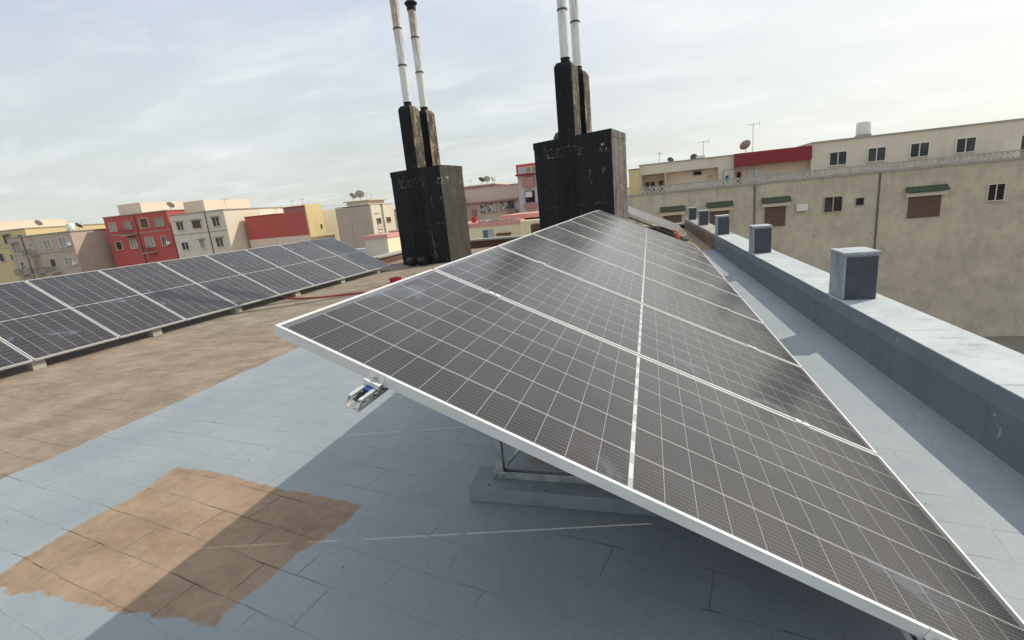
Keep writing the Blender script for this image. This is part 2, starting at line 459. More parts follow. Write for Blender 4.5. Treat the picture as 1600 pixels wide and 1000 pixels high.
# ------------------------------------------------------------------ mesh helpers
class MB:
    def __init__(s): s.v = []; s.f = []; s.m = Matrix()
    def add(s, vs, fs):
        o = len(s.v); s.v += [tuple(s.m @ Vector(p)) for p in vs]; s.f += [[i + o for i in f] for f in fs]
        return s
    def box(s, x0, x1, y0, y1, z0, z1):
        return s.add([(x0, y0, z0), (x1, y0, z0), (x1, y1, z0), (x0, y1, z0), (x0, y0, z1), (x1, y0, z1), (x1, y1, z1), (x0, y1, z1)],
                     [(0, 3, 2, 1), (4, 5, 6, 7), (0, 1, 5, 4), (1, 2, 6, 5), (2, 3, 7, 6), (3, 0, 4, 7)])
    def prism(s, poly, a, b, axis='y'):
        """extrude a 2-D outline (counter-clockwise) between a and b"""
        n = len(poly)
        def P(p, h):
            if axis == 'y': return (p[0], h, p[1])
            if axis == 'x': return (h, p[0], p[1])
            return (p[0], p[1], h)
        vs = [P(p, a) for p in poly] + [P(p, b) for p in poly]
        fs = [tuple(range(n))[::-1], tuple(range(n, 2 * n))] + [(i, (i + 1) % n, n + (i + 1) % n, n + i) for i in range(n)]
        return s.add(vs, fs)
    def tube(s, pts, r, n=10, caps=True):
        pts = [Vector(p) for p in pts]; rings = []
        rad = r if isinstance(r, (list, tuple)) else [r] * len(pts)
        up0 = None
        for i, p in enumerate(pts):
            d = (pts[min(i + 1, len(pts) - 1)] - pts[max(i - 1, 0)]).normalized()
            a = up0 if up0 is not None else (Vector((0, 0, 1)) if abs(d.z) < 0.9 else Vector((1, 0, 0)))
            x = d.cross(a).normalized(); y = x.cross(d).normalized(); up0 = y
            rings.append([p + (x * math.cos(2 * math.pi * j / n) + y * math.sin(2 * math.pi * j / n)) * rad[i] for j in range(n)])
        vs = [q for r_ in rings for q in r_]; fs = []
        for i in range(len(rings) - 1):
            for j in range(n):
                fs.append((i * n + j, i * n + (j + 1) % n, (i + 1) * n + (j + 1) % n, (i + 1) * n + j))
        if caps:
            fs.append(tuple(range(n))[::-1]); fs.append(tuple(range((len(rings) - 1) * n, len(rings) * n)))
        return s.add(vs, fs)
    def lathe(s, prof, n=24):
        vs = []; fs = []
        for r, z in prof:
            for j in range(n):
                a = 2 * math.pi * j / n; vs.append((r * math.cos(a), r * math.sin(a), z))
        for i in range(len(prof) - 1):
            for j in range(n):
                fs.append((i * n + j, i * n + (j + 1) % n, (i + 1) * n + (j + 1) % n, (i + 1) * n + j))
        fs.append(tuple(range(n))[::-1]); fs.append(tuple(range((len(prof) - 1) * n, len(prof) * n)))
        return s.add(vs, fs)
    def build(s, name, m, parent=None, bevel=0.0, smooth=False, loc=None):
        me = bpy.data.meshes.new(name); me.from_pydata(s.v, [], s.f); me.update()
        bm = bmesh.new(); bm.from_mesh(me)
        bmesh.ops.recalc_face_normals(bm, faces=bm.faces)
        if bevel:
            bmesh.ops.bevel(bm, geom=[e for e in bm.edges if e.is_manifold and e.calc_face_angle(0) > 0.4], offset=bevel, segments=2, affect='EDGES', profile=0.6)
        bm.to_mesh(me); bm.free()
        if smooth:
            for p in me.polygons: p.use_smooth = True
            if hasattr(me, 'set_sharp_from_angle'): me.set_sharp_from_angle(angle=R(35))
        me.materials.append(m)
        o = bpy.data.objects.new(name, me); COL.objects.link(o)
        if parent is not None: o.parent = parent
        if loc is not None: o.location = loc
        return o


def tag(o, label, cat, group=None):
    o['label'] = label; o['category'] = cat
    if group: o['group'] = group
    return o


def thing(name, label, cat, loc=(0, 0, 0), rot=(0, 0, 0), group=None):
    o = bpy.data.objects.new(name, None); COL.objects.link(o)
    o.location = loc; o.rotation_euler = rot; o.empty_display_size = 0.1
    return tag(o, label, cat, group)


def dup(root, label, loc, rot=None):
    r = root.copy(); COL.objects.link(r); r.location = loc; r['label'] = label
    if rot is not None: r.rotation_euler = rot
    for ch in list(root.children):
        c = ch.copy(); COL.objects.link(c); c.parent = r
        for g_ in list(ch.children):
            d = g_.copy(); COL.objects.link(d); d.parent = c
    return r


def struct(o): o['kind'] = 'structure'; return o


ORD = ['first', 'second', 'third', 'fourth', 'fifth', 'sixth', 'seventh', 'eighth', 'ninth', 'tenth', 'eleventh', 'twelfth']


def fz(x):
    """the roof falls gently towards the north gutter"""
    if x >= -1.5: return 0.0
    if x <= -6: return -0.19
    return -0.19 * (-1.5 - x) / 4.5


# ------------------------------------------------------------------ ground and roof
struct(MB().box(-2500, 2500, -2500, 2500, -14.6, -14.0).build('ground', GROUND))
b = MB()
xs = [-9.9, -6.0, -1.5, 3.25]
for i in range(3):
    z0, z1 = fz(xs[i]), fz(xs[i + 1])
    lo = -8.75 if i == 0 else xs[i]
    b.prism([(xs[i], -0.5), (xs[i + 1], -0.5), (xs[i + 1], z1), (xs[i], z0)], -14, 13.05, 'y')
    b.prism([(lo, -0.5), (xs[i + 1], -0.5), (xs[i + 1], z1), (lo, fz(lo))], 13.05, 18.85, 'y')
struct(b.build('roof_floor', FLOOR))
b = MB(); b.box(-9.85, 3.2, -13.95, 13.0, -14.0, -0.501); b.box(-8.7, 3.2, 13.0, 18.8, -14.0, -0.501)
tag(b.build('apartment_block', W_TAUPE), 'beige block whose flat tiled roof carries the solar panels', 'building')

# ------------------------------------------------------------------ solar panels


def panel_mesh(parent):
    f = MB(); w = 0.011; h = 0.032
    f.box(0, PW, 0, w, -h, 0); f.box(0, PW, PH - w, PH, -h, 0)
    f.box(0, w, w, PH - w, -h, 0); f.box(PW - w, PW, w, PH - w, -h, 0)
    f.box(w, 0.03, w, PH - w, -h, -h + 0.002); f.box(PW - 0.03, PW - w, w, PH - w, -h, -h + 0.002)
    fr_ = f.build('frame', ALU, parent)
    MB().box(w, PW - w, w, PH - w, -0.0075, -0.0016).build('laminate', CELLS, parent)
    MB().box(PW / 2 - 0.05, PW / 2 + 0.05, PH / 2 - 0.06, PH / 2 + 0.06, -0.026, -0.0076).build('junction_box', RUBBER, parent)


def plane(u, v, n=0.0, o=(0, 0, 1.18)):
    return Vector(o) + Vector((math.cos(TILT), 0, -math.sin(TILT))) * u + Vector((0, 1, 0)) * v + Vector((math.sin(TILT), 0, math.cos(TILT))) * n


MAINP = ['dark solar panel nearest the camera, with the open steel channel poking from under its edge',
         'second dark solar panel from the near end of the long tilted row',
         'third dark solar panel from the near end of the long tilted row',
         'fourth dark solar panel from the near end of the long tilted row',
         'fifth dark solar panel from the near end, middle of the long tilted row',
         'sixth pale shining solar panel from the near end of the long tilted row',
         'seventh pale shining solar panel from the near end of the long tilted row',
         'eighth solar panel of the long row, last but one before the chimney',
         'last solar panel of the long row, dipping slightly before the black chimney']
p0 = thing('solar_panel', MAINP[0], 'solar panel', plane(0, 0), (0, TILT, 0), 'solar panels of the long near row')
panel_mesh(p0)
for i in range(1, 9):
    rot = (Matrix.Rotation(TILT, 3, 'Y') @ Matrix.Rotation(R(-1.2 if i == 8 else random.uniform(-0.12, 0.12)), 3, 'X')).to_euler()
    dup(p0, MAINP[i], plane(0, i * PITCH), rot)

# far row beside the right parapet, same slope
for i in range(4):
    q = dup(p0, ['nearest solar panel of the short glaring row behind the right chimney', 'second solar panel of the short glaring row behind the right chimney',
             'third solar panel of the short glaring row behind the right chimney', 'farthest solar panel of the short glaring row behind the right chimney'][i],
            plane(0, 13.0 + i * PITCH), (0, TILT, 0))
    q['group'] = 'solar panels behind the right chimney'

# left row, lower down on the roof
T2, YAW2 = R(26.6), R(-3.2)
R2 = Matrix.Rotation(YAW2, 3, 'Z') @ Matrix.Rotation(T2, 3, 'Y')
O2 = Vector((-8.883, 12.587, 0.989))


def plane2(u, v, n=0.0): return O2 + R2 @ Vector((u, v, n))


for i in range(12):
    q = dup(p0, f'{ORD[i]} solar panel from the far end of the low row on the left' if i else 'solar panel at the far end of the left row, beside the left chimney',
            plane2(0, -(i + 1) * PITCH + 0.02), R2.to_euler())
    q['group'] = 'solar panels of the left row'

# rails under the long row
RAILU = (0.362, 1.93)


def channel(y0, y1, slots):
    """open strut channel: 41 mm, lipped, slotted sides and base"""
    b = MB(); t = 0.0025; h = 0.041; w = 0.0205
    def strip(x0, x1, z0, z1, ya, yb): b.box(x0, x1, ya, yb, z0, z1)
    for sx in (-1, 1):
        xa, xb = (w - t, w) if sx > 0 else (-w, -w + t)
        strip(xa, xb, 0, 0.016, y0, y1); strip(xa, xb, 0.028, h, y0, y1)
        ys = y0 + 0.018; ya = y0
        while ys < y0 + slots:
            strip(xa, xb, 0.016, 0.028, ya, ys); ya = ys + 0.028; ys += 0.05
        strip(xa, xb, 0.016, 0.028, ya, y1)
        xl, xr = (w - 0.0095, w - t) if sx > 0 else (-w + t, -w + 0.0095)
        strip(xl, xr, h - t, h, y0, y1)
        xl, xr = (w - 0.0095, w - 0.0095 + t) if sx > 0 else (-w + 0.0095 - t, -w + 0.0095)
        strip(xl, xr, h - 0.0085, h - t, y0, y1)
    strip(-w + t, -0.007, 0, t, y0, y1); strip(0.007, w - t, 0, t, y0, y1)
    ys = y0 + 0.012; ya = y0 + 0.006
    while ys < y0 + slots:
        strip(-0.007, 0.007, 0, t, ya, ys); ya = ys + 0.03; ys += 0.05
    strip(-0.007, 0.007, 0, t, ya, y1)
    return b


def on_plane(o, u, v, n, pl=plane, rot=None):
    o.location = pl(u, v, n); o.rotation_euler = rot if rot is not None else (0, TILT, 0)
    return o


RAILL = ['galvanised steel channel rail sticking out under the nearest panel edge', 'galvanised steel channel rail under the low side of the long row']
rails = []
for i, u in enumerate(RAILU):
    r = channel(-0.105, 9 * PITCH - 0.4, 0.6).build('mounting_rail', GALV)
    tag(on_plane(r, u, 0, -0.0765), RAILL[i], 'rail', 'rails under the long row')

# end clamp with bolt and blue spring nut on the protruding rail
e = thing('end_clamp', 'bolted silver clamp gripping the nearest panel edge above the channel', 'clamp', plane(RAILU[0], 0), (0, TILT, 0))
hw = 0.026
prof = [(0.007, 0.0005), (0.007, 0.0035), (-0.0035, 0.0035), (-0.0035, -0.022), (-0.026, -0.022), (-0.026, -0.0355), (-0.0235, -0.0355), (-0.0235, -0.0245),
        (-0.0005, -0.0245), (-0.0005, 0.0005)]
c2 = MB(); c2.prism([(p[0], p[1]) for p in prof], -hw, hw, 'x'); c2.build('bracket', ALU, e, 0.0006)
bl = MB(); bl.m = Matrix.Translation((0.0, -0.0135, -0.0225)); bl.lathe([(0.0068, 0.0), (0.0068, 0.007), (0.0058, 0.009), (0.0038, 0.009), (0.0036, 0.004)], 14)
bl.build('bolt', STEEL, e, smooth=True)
MB().box(-0.0105, 0.0105, -0.046, -0.0085, -0.0475, -0.0365).build('spring_nut', BLUEPL, e, 0.002)
e2 = dup(e, 'bolted silver clamp on the low side of the nearest panel edge', plane(RAILU[1], 0))
e['group'] = e2['group'] = 'end clamps of the long row'


# mid clamps bridging the gaps
def mid_clamp(label, loc, rot, group):
    k = thing('mid_clamp', label, 'clamp', loc, rot, group)
    MB().box(-0.03, 0.03, 0.002, 0.038, 0.0008, 0.0042).build('plate', ALU, k, 0.0008)
    s = MB(); s.m = Matrix.Translation((0, 0.02, 0.0043)); s.lathe([(0.006, 0), (0.006, 0.004), (0.004, 0.006)], 10); s.build('bolt', STEEL, k)
    return k


k0 = None
for i in range(8):
    for j, u in enumerate(RAILU):
        lab = f"silver clamp on the {('upper', 'lower')[j]} part of the {ORD[i]} gap in the long row"
        pos = plane(u, i * PITCH + PH - 0.01, 0)
        if k0 is None: k0 = mid_clamp(lab, pos, (0, TILT, 0), 'mid clamps of the long row')
        else: dup(k0, lab, pos, (0, TILT, 0))


# triangular supports on concrete sleepers
def support(label, y, xs_):
    s = thing('support_frame', label, 'support frame', (0, y, 0), (0, 0, 0), 'triangular steel support frames')
    b = MB(); b.box(0.27, 2.10, -0.022, 0.022, 0.080, 0.084); b.box(0.27, 2.10, -0.022, -0.0185, 0.0841, 0.1205); b.box(0.27, 2.10, 0.0185, 0.022, 0.0841, 0.1205); b.build('base_rail', GOLD, s, 0.002)
    def ztop(x): return 1.18 - x * math.tan(TILT) - 0.1195 / math.cos(TILT)
    b = MB(); b.prism([(-0.018, 0.0845), (0.018, 0.0845), (0.018, ztop(0.32) - 0.046), (-0.018, ztop(0.32) - 0.046)], 0.290, 0.332, 'x'); b.build('post', GOLD, s, 0.002)
    b = MB(); b.prism([(-0.020, 0.1215), (0.020, 0.1215), (0.020, ztop(1.9) - 0.046), (-0.020, ztop(1.9) - 0.046)], 1.86, 1.90, 'x'); b.build('post', GOLD, s)
    b = MB(); x0, x1 = 0.08, 2.04
    b.prism([(x0, ztop(x0) - 0.043), (x1, ztop(x1) - 0.043), (x1, ztop(x1)), (x0, ztop(x0))], -0.021, 0.021, 'y'); b.build('sloping_rail', GOLD, s)
    b = MB(); b.tube([(0.345, 0.012, 0.15), (0.78, 0.012, ztop(0.78) - 0.05)], 0.014, 6); b.build('brace', GOLD, s)
    b = MB(); b.tube([(0.29, -0.0225, 0.10), (0.29, -0.030, 0.10)], 0.009, 6); b.tube([(0.33, -0.0225, 0.10), (0.33, -0.030, 0.10)], 0.009, 6); b.build('bolt', STEEL, s)
    return s


sf0 = None
SY = [0.985, 3.25, 5.55, 7.85, 10.0]
for i, y in enumerate(SY):
    lab = f'{ORD[i]} triangular steel frame from the near end, standing under the long row' if i else 'grey steel frame with upright post under the nearest panel'
    if sf0 is None: sf0 = support(lab, y, 0)
    else: dup(sf0, lab, (0, y, 0))
slp0 = None
for i, y in enumerate(SY):
    lab = f'{ORD[i]} concrete sleeper from the near end, lying under the long row' if i else 'pitted concrete sleeper lying on the blue roof under the nearest panel'
    if slp0 is None:
        slp0 = MB().box(0, 1.98, -0.12, 0.10, 0, 0.0775).build('concrete_sleeper', SLEEPER, None, 0.006)
        tag(slp0, lab, 'sleeper', 'concrete sleepers under the rows'); slp0.location = (0.165, y, 0.0)
    else:
        q = slp0.copy(); COL.objects.link(q); q.location = (0.165, y, 0.0); q['label'] = lab

for i, v in enumerate((13.5, 16.9)):
    dup(sf0, ['dark steel frame under the near end of the short glaring row', 'dark steel frame under the far end of the short glaring row'][i], (0, v, 0))
    q = slp0.copy(); COL.objects.link(q); q.location = (0.165, v, 0); q['label'] = ['concrete sleeper under the near end of the short glaring row', 'concrete sleeper under the far end of the short glaring row'][i]

# concrete feet and back props of the left row
ft0 = None
for i in range(8):
    v = -0.55 - i * 1.72
    p = plane2(PW - 0.14, v, -0.036)
    lab = f'{ORD[i]} pale foot block from the far end under the left row'
    if ft0 is None:
        ft0 = MB().box(-0.07, 0.07, -0.08, 0.08, 0, 1).build('foot_block', wall('pale_block', (0.42, 0.40, 0.35), 0.4, 6.0), None)
        tag(ft0, lab, 'foot block', 'foot blocks of the left row'); q = ft0
    else:
        q = ft0.copy(); COL.objects.link(q); q['label'] = lab
    q.location = (p.x, p.y, fz(p.x)); q.scale = (1, 1, max(0.03, p.z - fz(p.x) - 0.005)); q.rotation_euler = (0, 0, YAW2)
pr0 = None
for i in range(8):
    v = -0.55 - i * 1.72
    p = plane2(0.22, v, -0.037); pf = plane2(PW - 0.2, v, -0.037)
    lab = f'{ORD[i]} sloping steel bracket from the far end, holding up the left row'
    if pr0 is None:
        pr0 = thing('prop_bracket', lab, 'bracket', (p.x, p.y, fz(p.x)), (0, 0, YAW2), 'brackets behind the left row')
        hh = p.z - fz(p.x)
        MB().box(-0.02, 0.02, -0.02, 0.02, 0, hh - 0.045).build('post', GOLD, pr0)
        b = MB(); L2 = (pf - p).length; dz = p.z - pf.z; dx = math.sqrt(L2 * L2 - dz * dz)
        b.prism([(-0.05, hh - 0.043 + 0.025), (dx, hh - dz - 0.043), (dx, hh - dz - 0.002), (-0.05, hh - 0.002 + 0.025)], -0.02, 0.02, 'y'); b.build('sloping_rail', GOLD, pr0)
    else: dup(pr0, lab, (p.x, p.y, fz(p.x)))

# ------------------------------------------------------------------ chimneys


def chimney(name, label, loc, yaw, w, d, h0, h1, stack_h, mat_, pipes):
    c = thing('chimney', label, 'chimney', loc, (0, 0, yaw), 'black chimney blocks on the roof')
    b = MB(); cap = 0.17
    b.add([(0, 0, 0), (w, 0, 0), (w, d, 0), (0, d, 0), (0, 0, h0 - cap), (w, 0, h1 - cap), (w, d, h1 - cap), (0, d, h0 - cap)],
          [(0, 3, 2, 1), (4, 5, 6, 7), (0, 1, 5, 4), (1, 2, 6, 5), (2, 3, 7, 6), (3, 0, 4, 7)])
    b.build('block', mat_, c, 0.008)
    b = MB(); o = 0.016
    b.add([(-o, -0.004, h0 - cap), (w + 0.004, -0.004, h1 - cap), (w + 0.004, d + o, h1 - cap), (-o, d + o, h0 - cap), (-o, -0.004, h0), (w + 0.004, -0.004, h1), (w + 0.004, d + o, h1), (-o, d + o, h0)],
          [(0, 3, 2, 1), (4, 5, 6, 7), (0, 1, 5, 4), (1, 2, 6, 5), (2, 3, 7, 6), (3, 0, 4, 7)])
    b.build('cap_band', mat_, c, 0.01)
    s0 = w * 0.338; sw = 0.455; sd = 0.50
    for i, (y0, sh) in enumerate(((0.004, stack_h), (d - sd - 0.01, stack_h - 0.03))):
        hb = h0 + (h1 - h0) * 0.45 - 0.02
        b = MB(); ch = 0.10; ci = 0.055
        b.add([(s0, y0, hb), (s0 + sw, y0, hb), (s0 + sw, y0 + sd, hb), (s0, y0 + sd, hb),
               (s0, y0, sh - ch), (s0 + sw, y0, sh - ch), (s0 + sw, y0 + sd, sh - ch), (s0, y0 + sd, sh - ch),
               (s0 + ci, y0 + ci, sh), (s0 + sw - ci, y0 + ci, sh), (s0 + sw - ci, y0 + sd - ci, sh), (s0 + ci, y0 + sd - ci, sh)],
              [(0, 3, 2, 1), (8, 9, 10, 11)] + [(a, (a + 1) % 4, 4 + (a + 1) % 4, 4 + a) for a in range(4)] + [(4 + a, 4 + (a + 1) % 4, 8 + (a + 1) % 4, 8 + a) for a in range(4)])
        st = b.build('stack', BLACKS, c, 0.025)
        r, top, capd = pipes[i]
        cx, cy = s0 + sw / 2, y0 + sd / 2
        pb = MB(); pb.m = Matrix.Translation((cx, cy, sh - 0.01))
        prof = [(r * 0.97, 0.0), (r * 0.97, 0.13)]
        z = 0.13; sec = 1.03
        L_ = top - sh
        prof2 = [(r * 1.05, 0.125), (r * 1.05, 0.16), (r, 0.165)]
        zz = 0.16
        while zz + sec < L_:
            zz += sec; prof2 += [(r, zz - 0.012), (r * 0.985, zz + 0.014)]
        prof2 += [(r, L_)]
        col = MB(); col.lathe(prof, 24); co = col.build('collar', SOOT, c, smooth=True, loc=(cx, cy, sh - 0.01))
        fl = MB(); fl.lathe(prof2, 24); fo = fl.build('flue_pipe', PIPE, c, smooth=True, loc=(cx, cy, sh - 0.01))
        bb = MB(); z1 = 0.16
        while z1 + sec < L_:
            z1 += sec; bb.lathe([(r * 1.01, z1 - 0.030), (r * 1.09, z1 - 0.026), (r * 1.09, z1 + 0.012), (r * 1.0, z1 + 0.016)], 24)
        bb.build('pipe_band', mat('dark_band', color=(0.09, 0.075, 0.06), rough=0.6), fo, smooth=True)
        if capd:
            k = MB(); k.lathe([(r * 1.12, L_ - 0.16), (r * 1.14, L_ - 0.02), (r * 1.55, L_ + 0.03), (r * 1.6, L_ + 0.06), (r * 0.9, L_ + 0.14), (0.01, L_ + 0.19)], 24)
            k.build('cowl', SOOT, fo, smooth=True)
    return c


ch1 = chimney('chimney', 'black chimney on the left with rust-stained flues and tan flaking stacks', (-7.03, 13.66, -0.20), R(-8.7), 1.90, 1.42, 3.06, 3.09, 4.98, BLACK1,
              [(0.128, 9.6, False), (0.126, 8.10, True)])
ch2 = chimney('chimney', 'wider black chimney on the right with grey side and clean white flues', (-1.75, 11.74, 0.0), R(-11), 2.05, 1.44, 2.95, 3.02, 4.72, BLACK2,
              [(0.118, 8.8, True), (0.118, 8.6, True)])
dm = MB(); dm.lathe([(0.19, 2.90), (0.19, 3.02), (0.17, 3.09), (0.12, 3.16), (0.03, 3.20)], 18); dm.build('vent_cowl', RUBBER, ch2, smooth=True, loc=(0.60, 0.42, 0))

# black rubber pipe bends left at the foot of the left chimney
rc0 = None
for i, (x, y, a) in enumerate(((-6.63, 13.36, 0.25), (-6.20, 13.27, -0.1))):
    b = MB(); n = 12
    for k_ in range(5):
        b.lathe([(0.125, k_ * 0.06), (0.145, k_ * 0.06 + 0.012), (0.145, k_ * 0.06 + 0.036), (0.125, k_ * 0.06 + 0.048)], 22)
    b.lathe([(0.09, -0.004), (0.124, -0.004), (0.124, 0.304), (0.09, 0.304), (0.09, 0.30), (0.09, 0.0)], 22)
    o = b.build('rubber_sleeve', RUBBER, None, smooth=True)
    o.location = (x, y, fz(x) + 0.146); o.rotation_euler = (R(90), 0, R(55 + 12 * i))
    tag(o, ['black ribbed pipe sleeve lying left of its twin at the chimney foot', 'black ribbed pipe sleeve lying nearer the chimney foot centre'][i], 'pipe sleeve', 'rubber sleeves by the left chimney')

# ------------------------------------------------------------------ small things on the roof
b = MB()
pts = [(-8.3, 8.75), (-7.8, 8.52), (-7.45, 8.30), (-7.15, 8.18), (-6.79, 8.03), (-6.5, 8.02), (-6.2, 8.06), (-5.8, 8.12), (-5.35, 8.18), (-4.6, 8.25), (-3.6, 8.3), (-2.0, 8.5), (-0.6, 8.4)]
b.tube([(x, y, fz(x) + 0.022) for x, y in pts], 0.019, 8)
tag(b.build('power_cable', REDCABLE, None, smooth=True), 'red cable lying across the beige roof to the left row', 'cable')
b = MB()
b.tube([(1.74, 12.98, 0.385), (1.75, 12.60, 0.395), (1.765, 12.40, 0.375), (1.80, 12.36, 0.26), (1.84, 12.36, 0.12), (1.86, 12.42, 0.03), (1.80, 12.7, 0.022), (1.5, 13.3, 0.022)], 0.022, 8)
tag(b.build('power_cable', mat('orange_red_sheath', color=(0.75, 0.06, 0.03), rough=0.45), None, smooth=True), 'bright orange-red cable hanging from the short row by the right chimney', 'cable')
t_ = thing('plastic_crate', 'red plastic crate lying behind the top edge of the nearest panel', 'crate', (-5.10, 9.62, fz(-5.1)), (0, 0, R(-22)))
b = MB(); b.box(-0.12, 0.12, -0.09, 0.09, 0.0, 0.012)
for x0, x1, y0, y1 in ((-0.12, 0.12, -0.09, -0.08), (-0.12, 0.12, 0.08, 0.09), (-0.12, -0.11, -0.08, 0.08), (0.11, 0.12, -0.08, 0.08)): b.box(x0, x1, y0, y1, 0.012, 0.10)
b.build('tray', REDPL, t_)
b = MB()
for x0, x1, y0, y1 in ((-0.13, 0.13, -0.1, -0.09), (-0.13, 0.13, 0.09, 0.1), (-0.13, -0.12, -0.09, 0.09), (0.12, 0.13, -0.09, 0.09)): b.box(x0, x1, y0, y1, 0.09, 0.12)
b.build('rim', REDPL, t_)
# rubble specks under the short row and on the brown strip
deb = [(2.32, 15.2, 0.05), (2.2, 13.3, 0.04), (2.42, 12.2, 0.035), (-5.3, 11.0, 0.04), (-6.0, 9.9, 0.03)]
for i, (x, y, r) in enumerate(deb):
    bm = bmesh.new(); bmesh.ops.create_icosphere(bm, subdivisions=1, radius=r)
    for v in bm.verts: v.co *= random.uniform(0.7, 1.25); v.co.z *= 0.7
    me = bpy.data.meshes.new('stone'); bm.to_mesh(me); bm.free(); me.materials.append(W_GREYC)
    o = bpy.data.objects.new('stone', me); COL.objects.link(o); o.location = (x, y, fz(x) + r * 0.45)
    tag(o, ['pale stone on the brown roof beside the far end of the right parapet', 'pale stone on the brown roof by the tip of the short glaring row', 'small pale stone on the brown roof strip near the painted edge',
            'small stone on the beige roof in front of the left chimney', 'small stone on the beige roof beside the left row'][i], 'stone', 'loose stones on the roof')

# ------------------------------------------------------------------ parapets
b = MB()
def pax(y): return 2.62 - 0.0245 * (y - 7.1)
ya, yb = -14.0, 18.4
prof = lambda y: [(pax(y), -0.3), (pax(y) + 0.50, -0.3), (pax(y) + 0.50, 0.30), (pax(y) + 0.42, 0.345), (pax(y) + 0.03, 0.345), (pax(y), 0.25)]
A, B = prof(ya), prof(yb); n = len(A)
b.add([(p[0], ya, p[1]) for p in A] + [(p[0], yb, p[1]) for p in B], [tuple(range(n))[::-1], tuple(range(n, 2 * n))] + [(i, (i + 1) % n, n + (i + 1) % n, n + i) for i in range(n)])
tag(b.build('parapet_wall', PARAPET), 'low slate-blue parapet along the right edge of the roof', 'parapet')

pier0 = None
PL = ['upright slate pier on the right parapet, first and tallest beside the blue roof', 'upright slate pier on the right parapet, second from the blue roof',
      'upright slate pier on the right parapet, farthest one', 'upright slate pier on the right parapet nearest the camera', 'upright slate pier on the parapet, beside the lowest corner of the nearest panel']
for i, y in enumerate((10.95, 14.35, 17.35, 7.3, 3.75)):
    loc = (pax(y) + 0.05, y, 0.3455)
    if pier0 is None:
        pier0 = thing('parapet_pier', PL[i], 'pier', loc, (0, 0, 0), 'piers on the right parapet')
        MB().box(0, 0.27, 0, 0.34, 0, 0.40).build('shaft', PALE, pier0, 0.008)
        MB().box(0.022, 0.262, -0.006, -0.001, 0.0, 0.385).build('front_panel', SLATE, pier0)
        MB().box(-0.008, 0.278, -0.012, 0.348, 0.4005, 0.428).build('cap', PALE, pier0, 0.005)
    else: dup(pier0, PL[i], loc)

b = MB(); b.box(-8.55, 2.35, 18.4, 18.7, -0.4, 0.105); b.build('wall', W_RAW, thing('parapet_wall', 'low raw red parapet with grey coping along the far edge of the roof', 'parapet', (0, 0, 0)))
far_p = [o for o in COL.objects if o.get('label', '').startswith('low raw red parapet')][0]
MB().box(-8.6, 2.36, 18.34, 18.76, 0.1055, 0.185).build('coping', W_GREYC, far_p, 0.01)
np_ = thing('parapet_wall', 'low raw red parapet with grey coping along the left edge of the roof', 'parapet')
b = MB(); b.box(-9.8, -9.55, -14, 13.0, -0.4, 0.05); b.box(-9.545, -8.2, 12.8, 13.0, -0.4, 0.05); b.box(-8.55, -8.2, 13.003, 18.39, -0.4, 0.05); b.build('wall', W_RAW, np_)
b = MB(); b.box(-9.85, -9.5, -14, 13.05, 0.0505, 0.12); b.box(-9.495, -8.15, 12.75, 13.05, 0.0505, 0.12); b.box(-8.6, -8.15, 13.053, 18.335, 0.0505, 0.12); b.build('coping', W_GREYC, np_, 0.01)
# rusty tank on the far parapet side
tk = MB(); tk.m = Matrix.Translation((-3.05, 17.6, 0.0)); tk.lathe([(0.36, fz(-3)), (0.36, 0.62), (0.34, 0.66), (0.10, 0.70)], 24)
tag(tk.build('oil_drum', W_RUST, None, smooth=True), 'rusty brown drum standing just left of the right chimney', 'drum')

# ------------------------------------------------------------------ neighbouring buildings
Zg = -14.0


def bld(name, label, cat='building'):
    return thing(name, label, cat, (0, 0, 0))


def win(parent, x0, x1, z0, z1, y, m=GLASS, frame=WHITE, bars=2, d=0.10, side=False):
    """framed window on a wall facing -y (or facing +x when side)"""
    t = 0.07
    f = MB()
    def bx(a0, a1, h0, h1, d0, d1):
        if side: f.box(y + d0, y + d1, a0, a1, h0, h1)
        else: f.box(a0, a1, y - d1, y - d0, h0, h1)
    bx(x0 - t, x1 + t, z1, z1 + t, 0, d); bx(x0 - t, x1 + t, z0 - t, z0, 0, d + 0.04)
    bx(x0 - t, x0, z0, z1, 0, d); bx(x1, x1 + t, z0, z1, 0, d)
    for i in range(1, bars):
        c = x0 + (x1 - x0) * i / bars; bx(c - t / 2, c + t / 2, z0, z1, 0.012, d * 0.6)
    w = f.build('window', frame, parent)
    p = MB()
    if side: p.box(y + 0.002, y + 0.01, x0, x1, z0, z1)
    else: p.box(x0, x1, y - 0.01, y - 0.002, z0, z1)
    p.build('pane', m, w)
    return w


def dish(label, x, y, z, r, az, el, m=DISHM, grp='satellite dishes on the roofs'):
    t = thing('satellite_dish', label, 'satellite dish', (x, y, z), (0, 0, 0), grp)
    b = MB(); b.tube([(0, 0, 0), (0, 0, r * 1.3)], r * 0.06, 6); b.build('mast', METAL, t)
    b = MB(); rot = Matrix.Translation((0, 0, r * 1.3)) @ Matrix.Rotation(R(az), 4, 'Z') @ Matrix.Rotation(R(90 - el), 4, 'X')
    b.m = rot; n = 20
    prof = [(r * k_ / 5, 0.28 * r * (k_ / 5) ** 2) for k_ in range(1, 6)]
    b.lathe(prof + [(r * 0.98, 0.28 * r - 0.0), (r * 0.6, 0.07 * r), (r * 0.2, -0.02 * r)], n)
    b.build('reflector', m, t, smooth=True)
    b = MB(); b.m = rot; b.tube([(0, -r * 0.9, 0.25 * r), (0, 0, r * 0.9)], r * 0.04, 5); b.tube([(0, -0.08 * r, r * 0.82), (0, 0.05 * r, r * 1.02)], r * 0.09, 6); b.build('feed_arm', METAL, t)
    return t


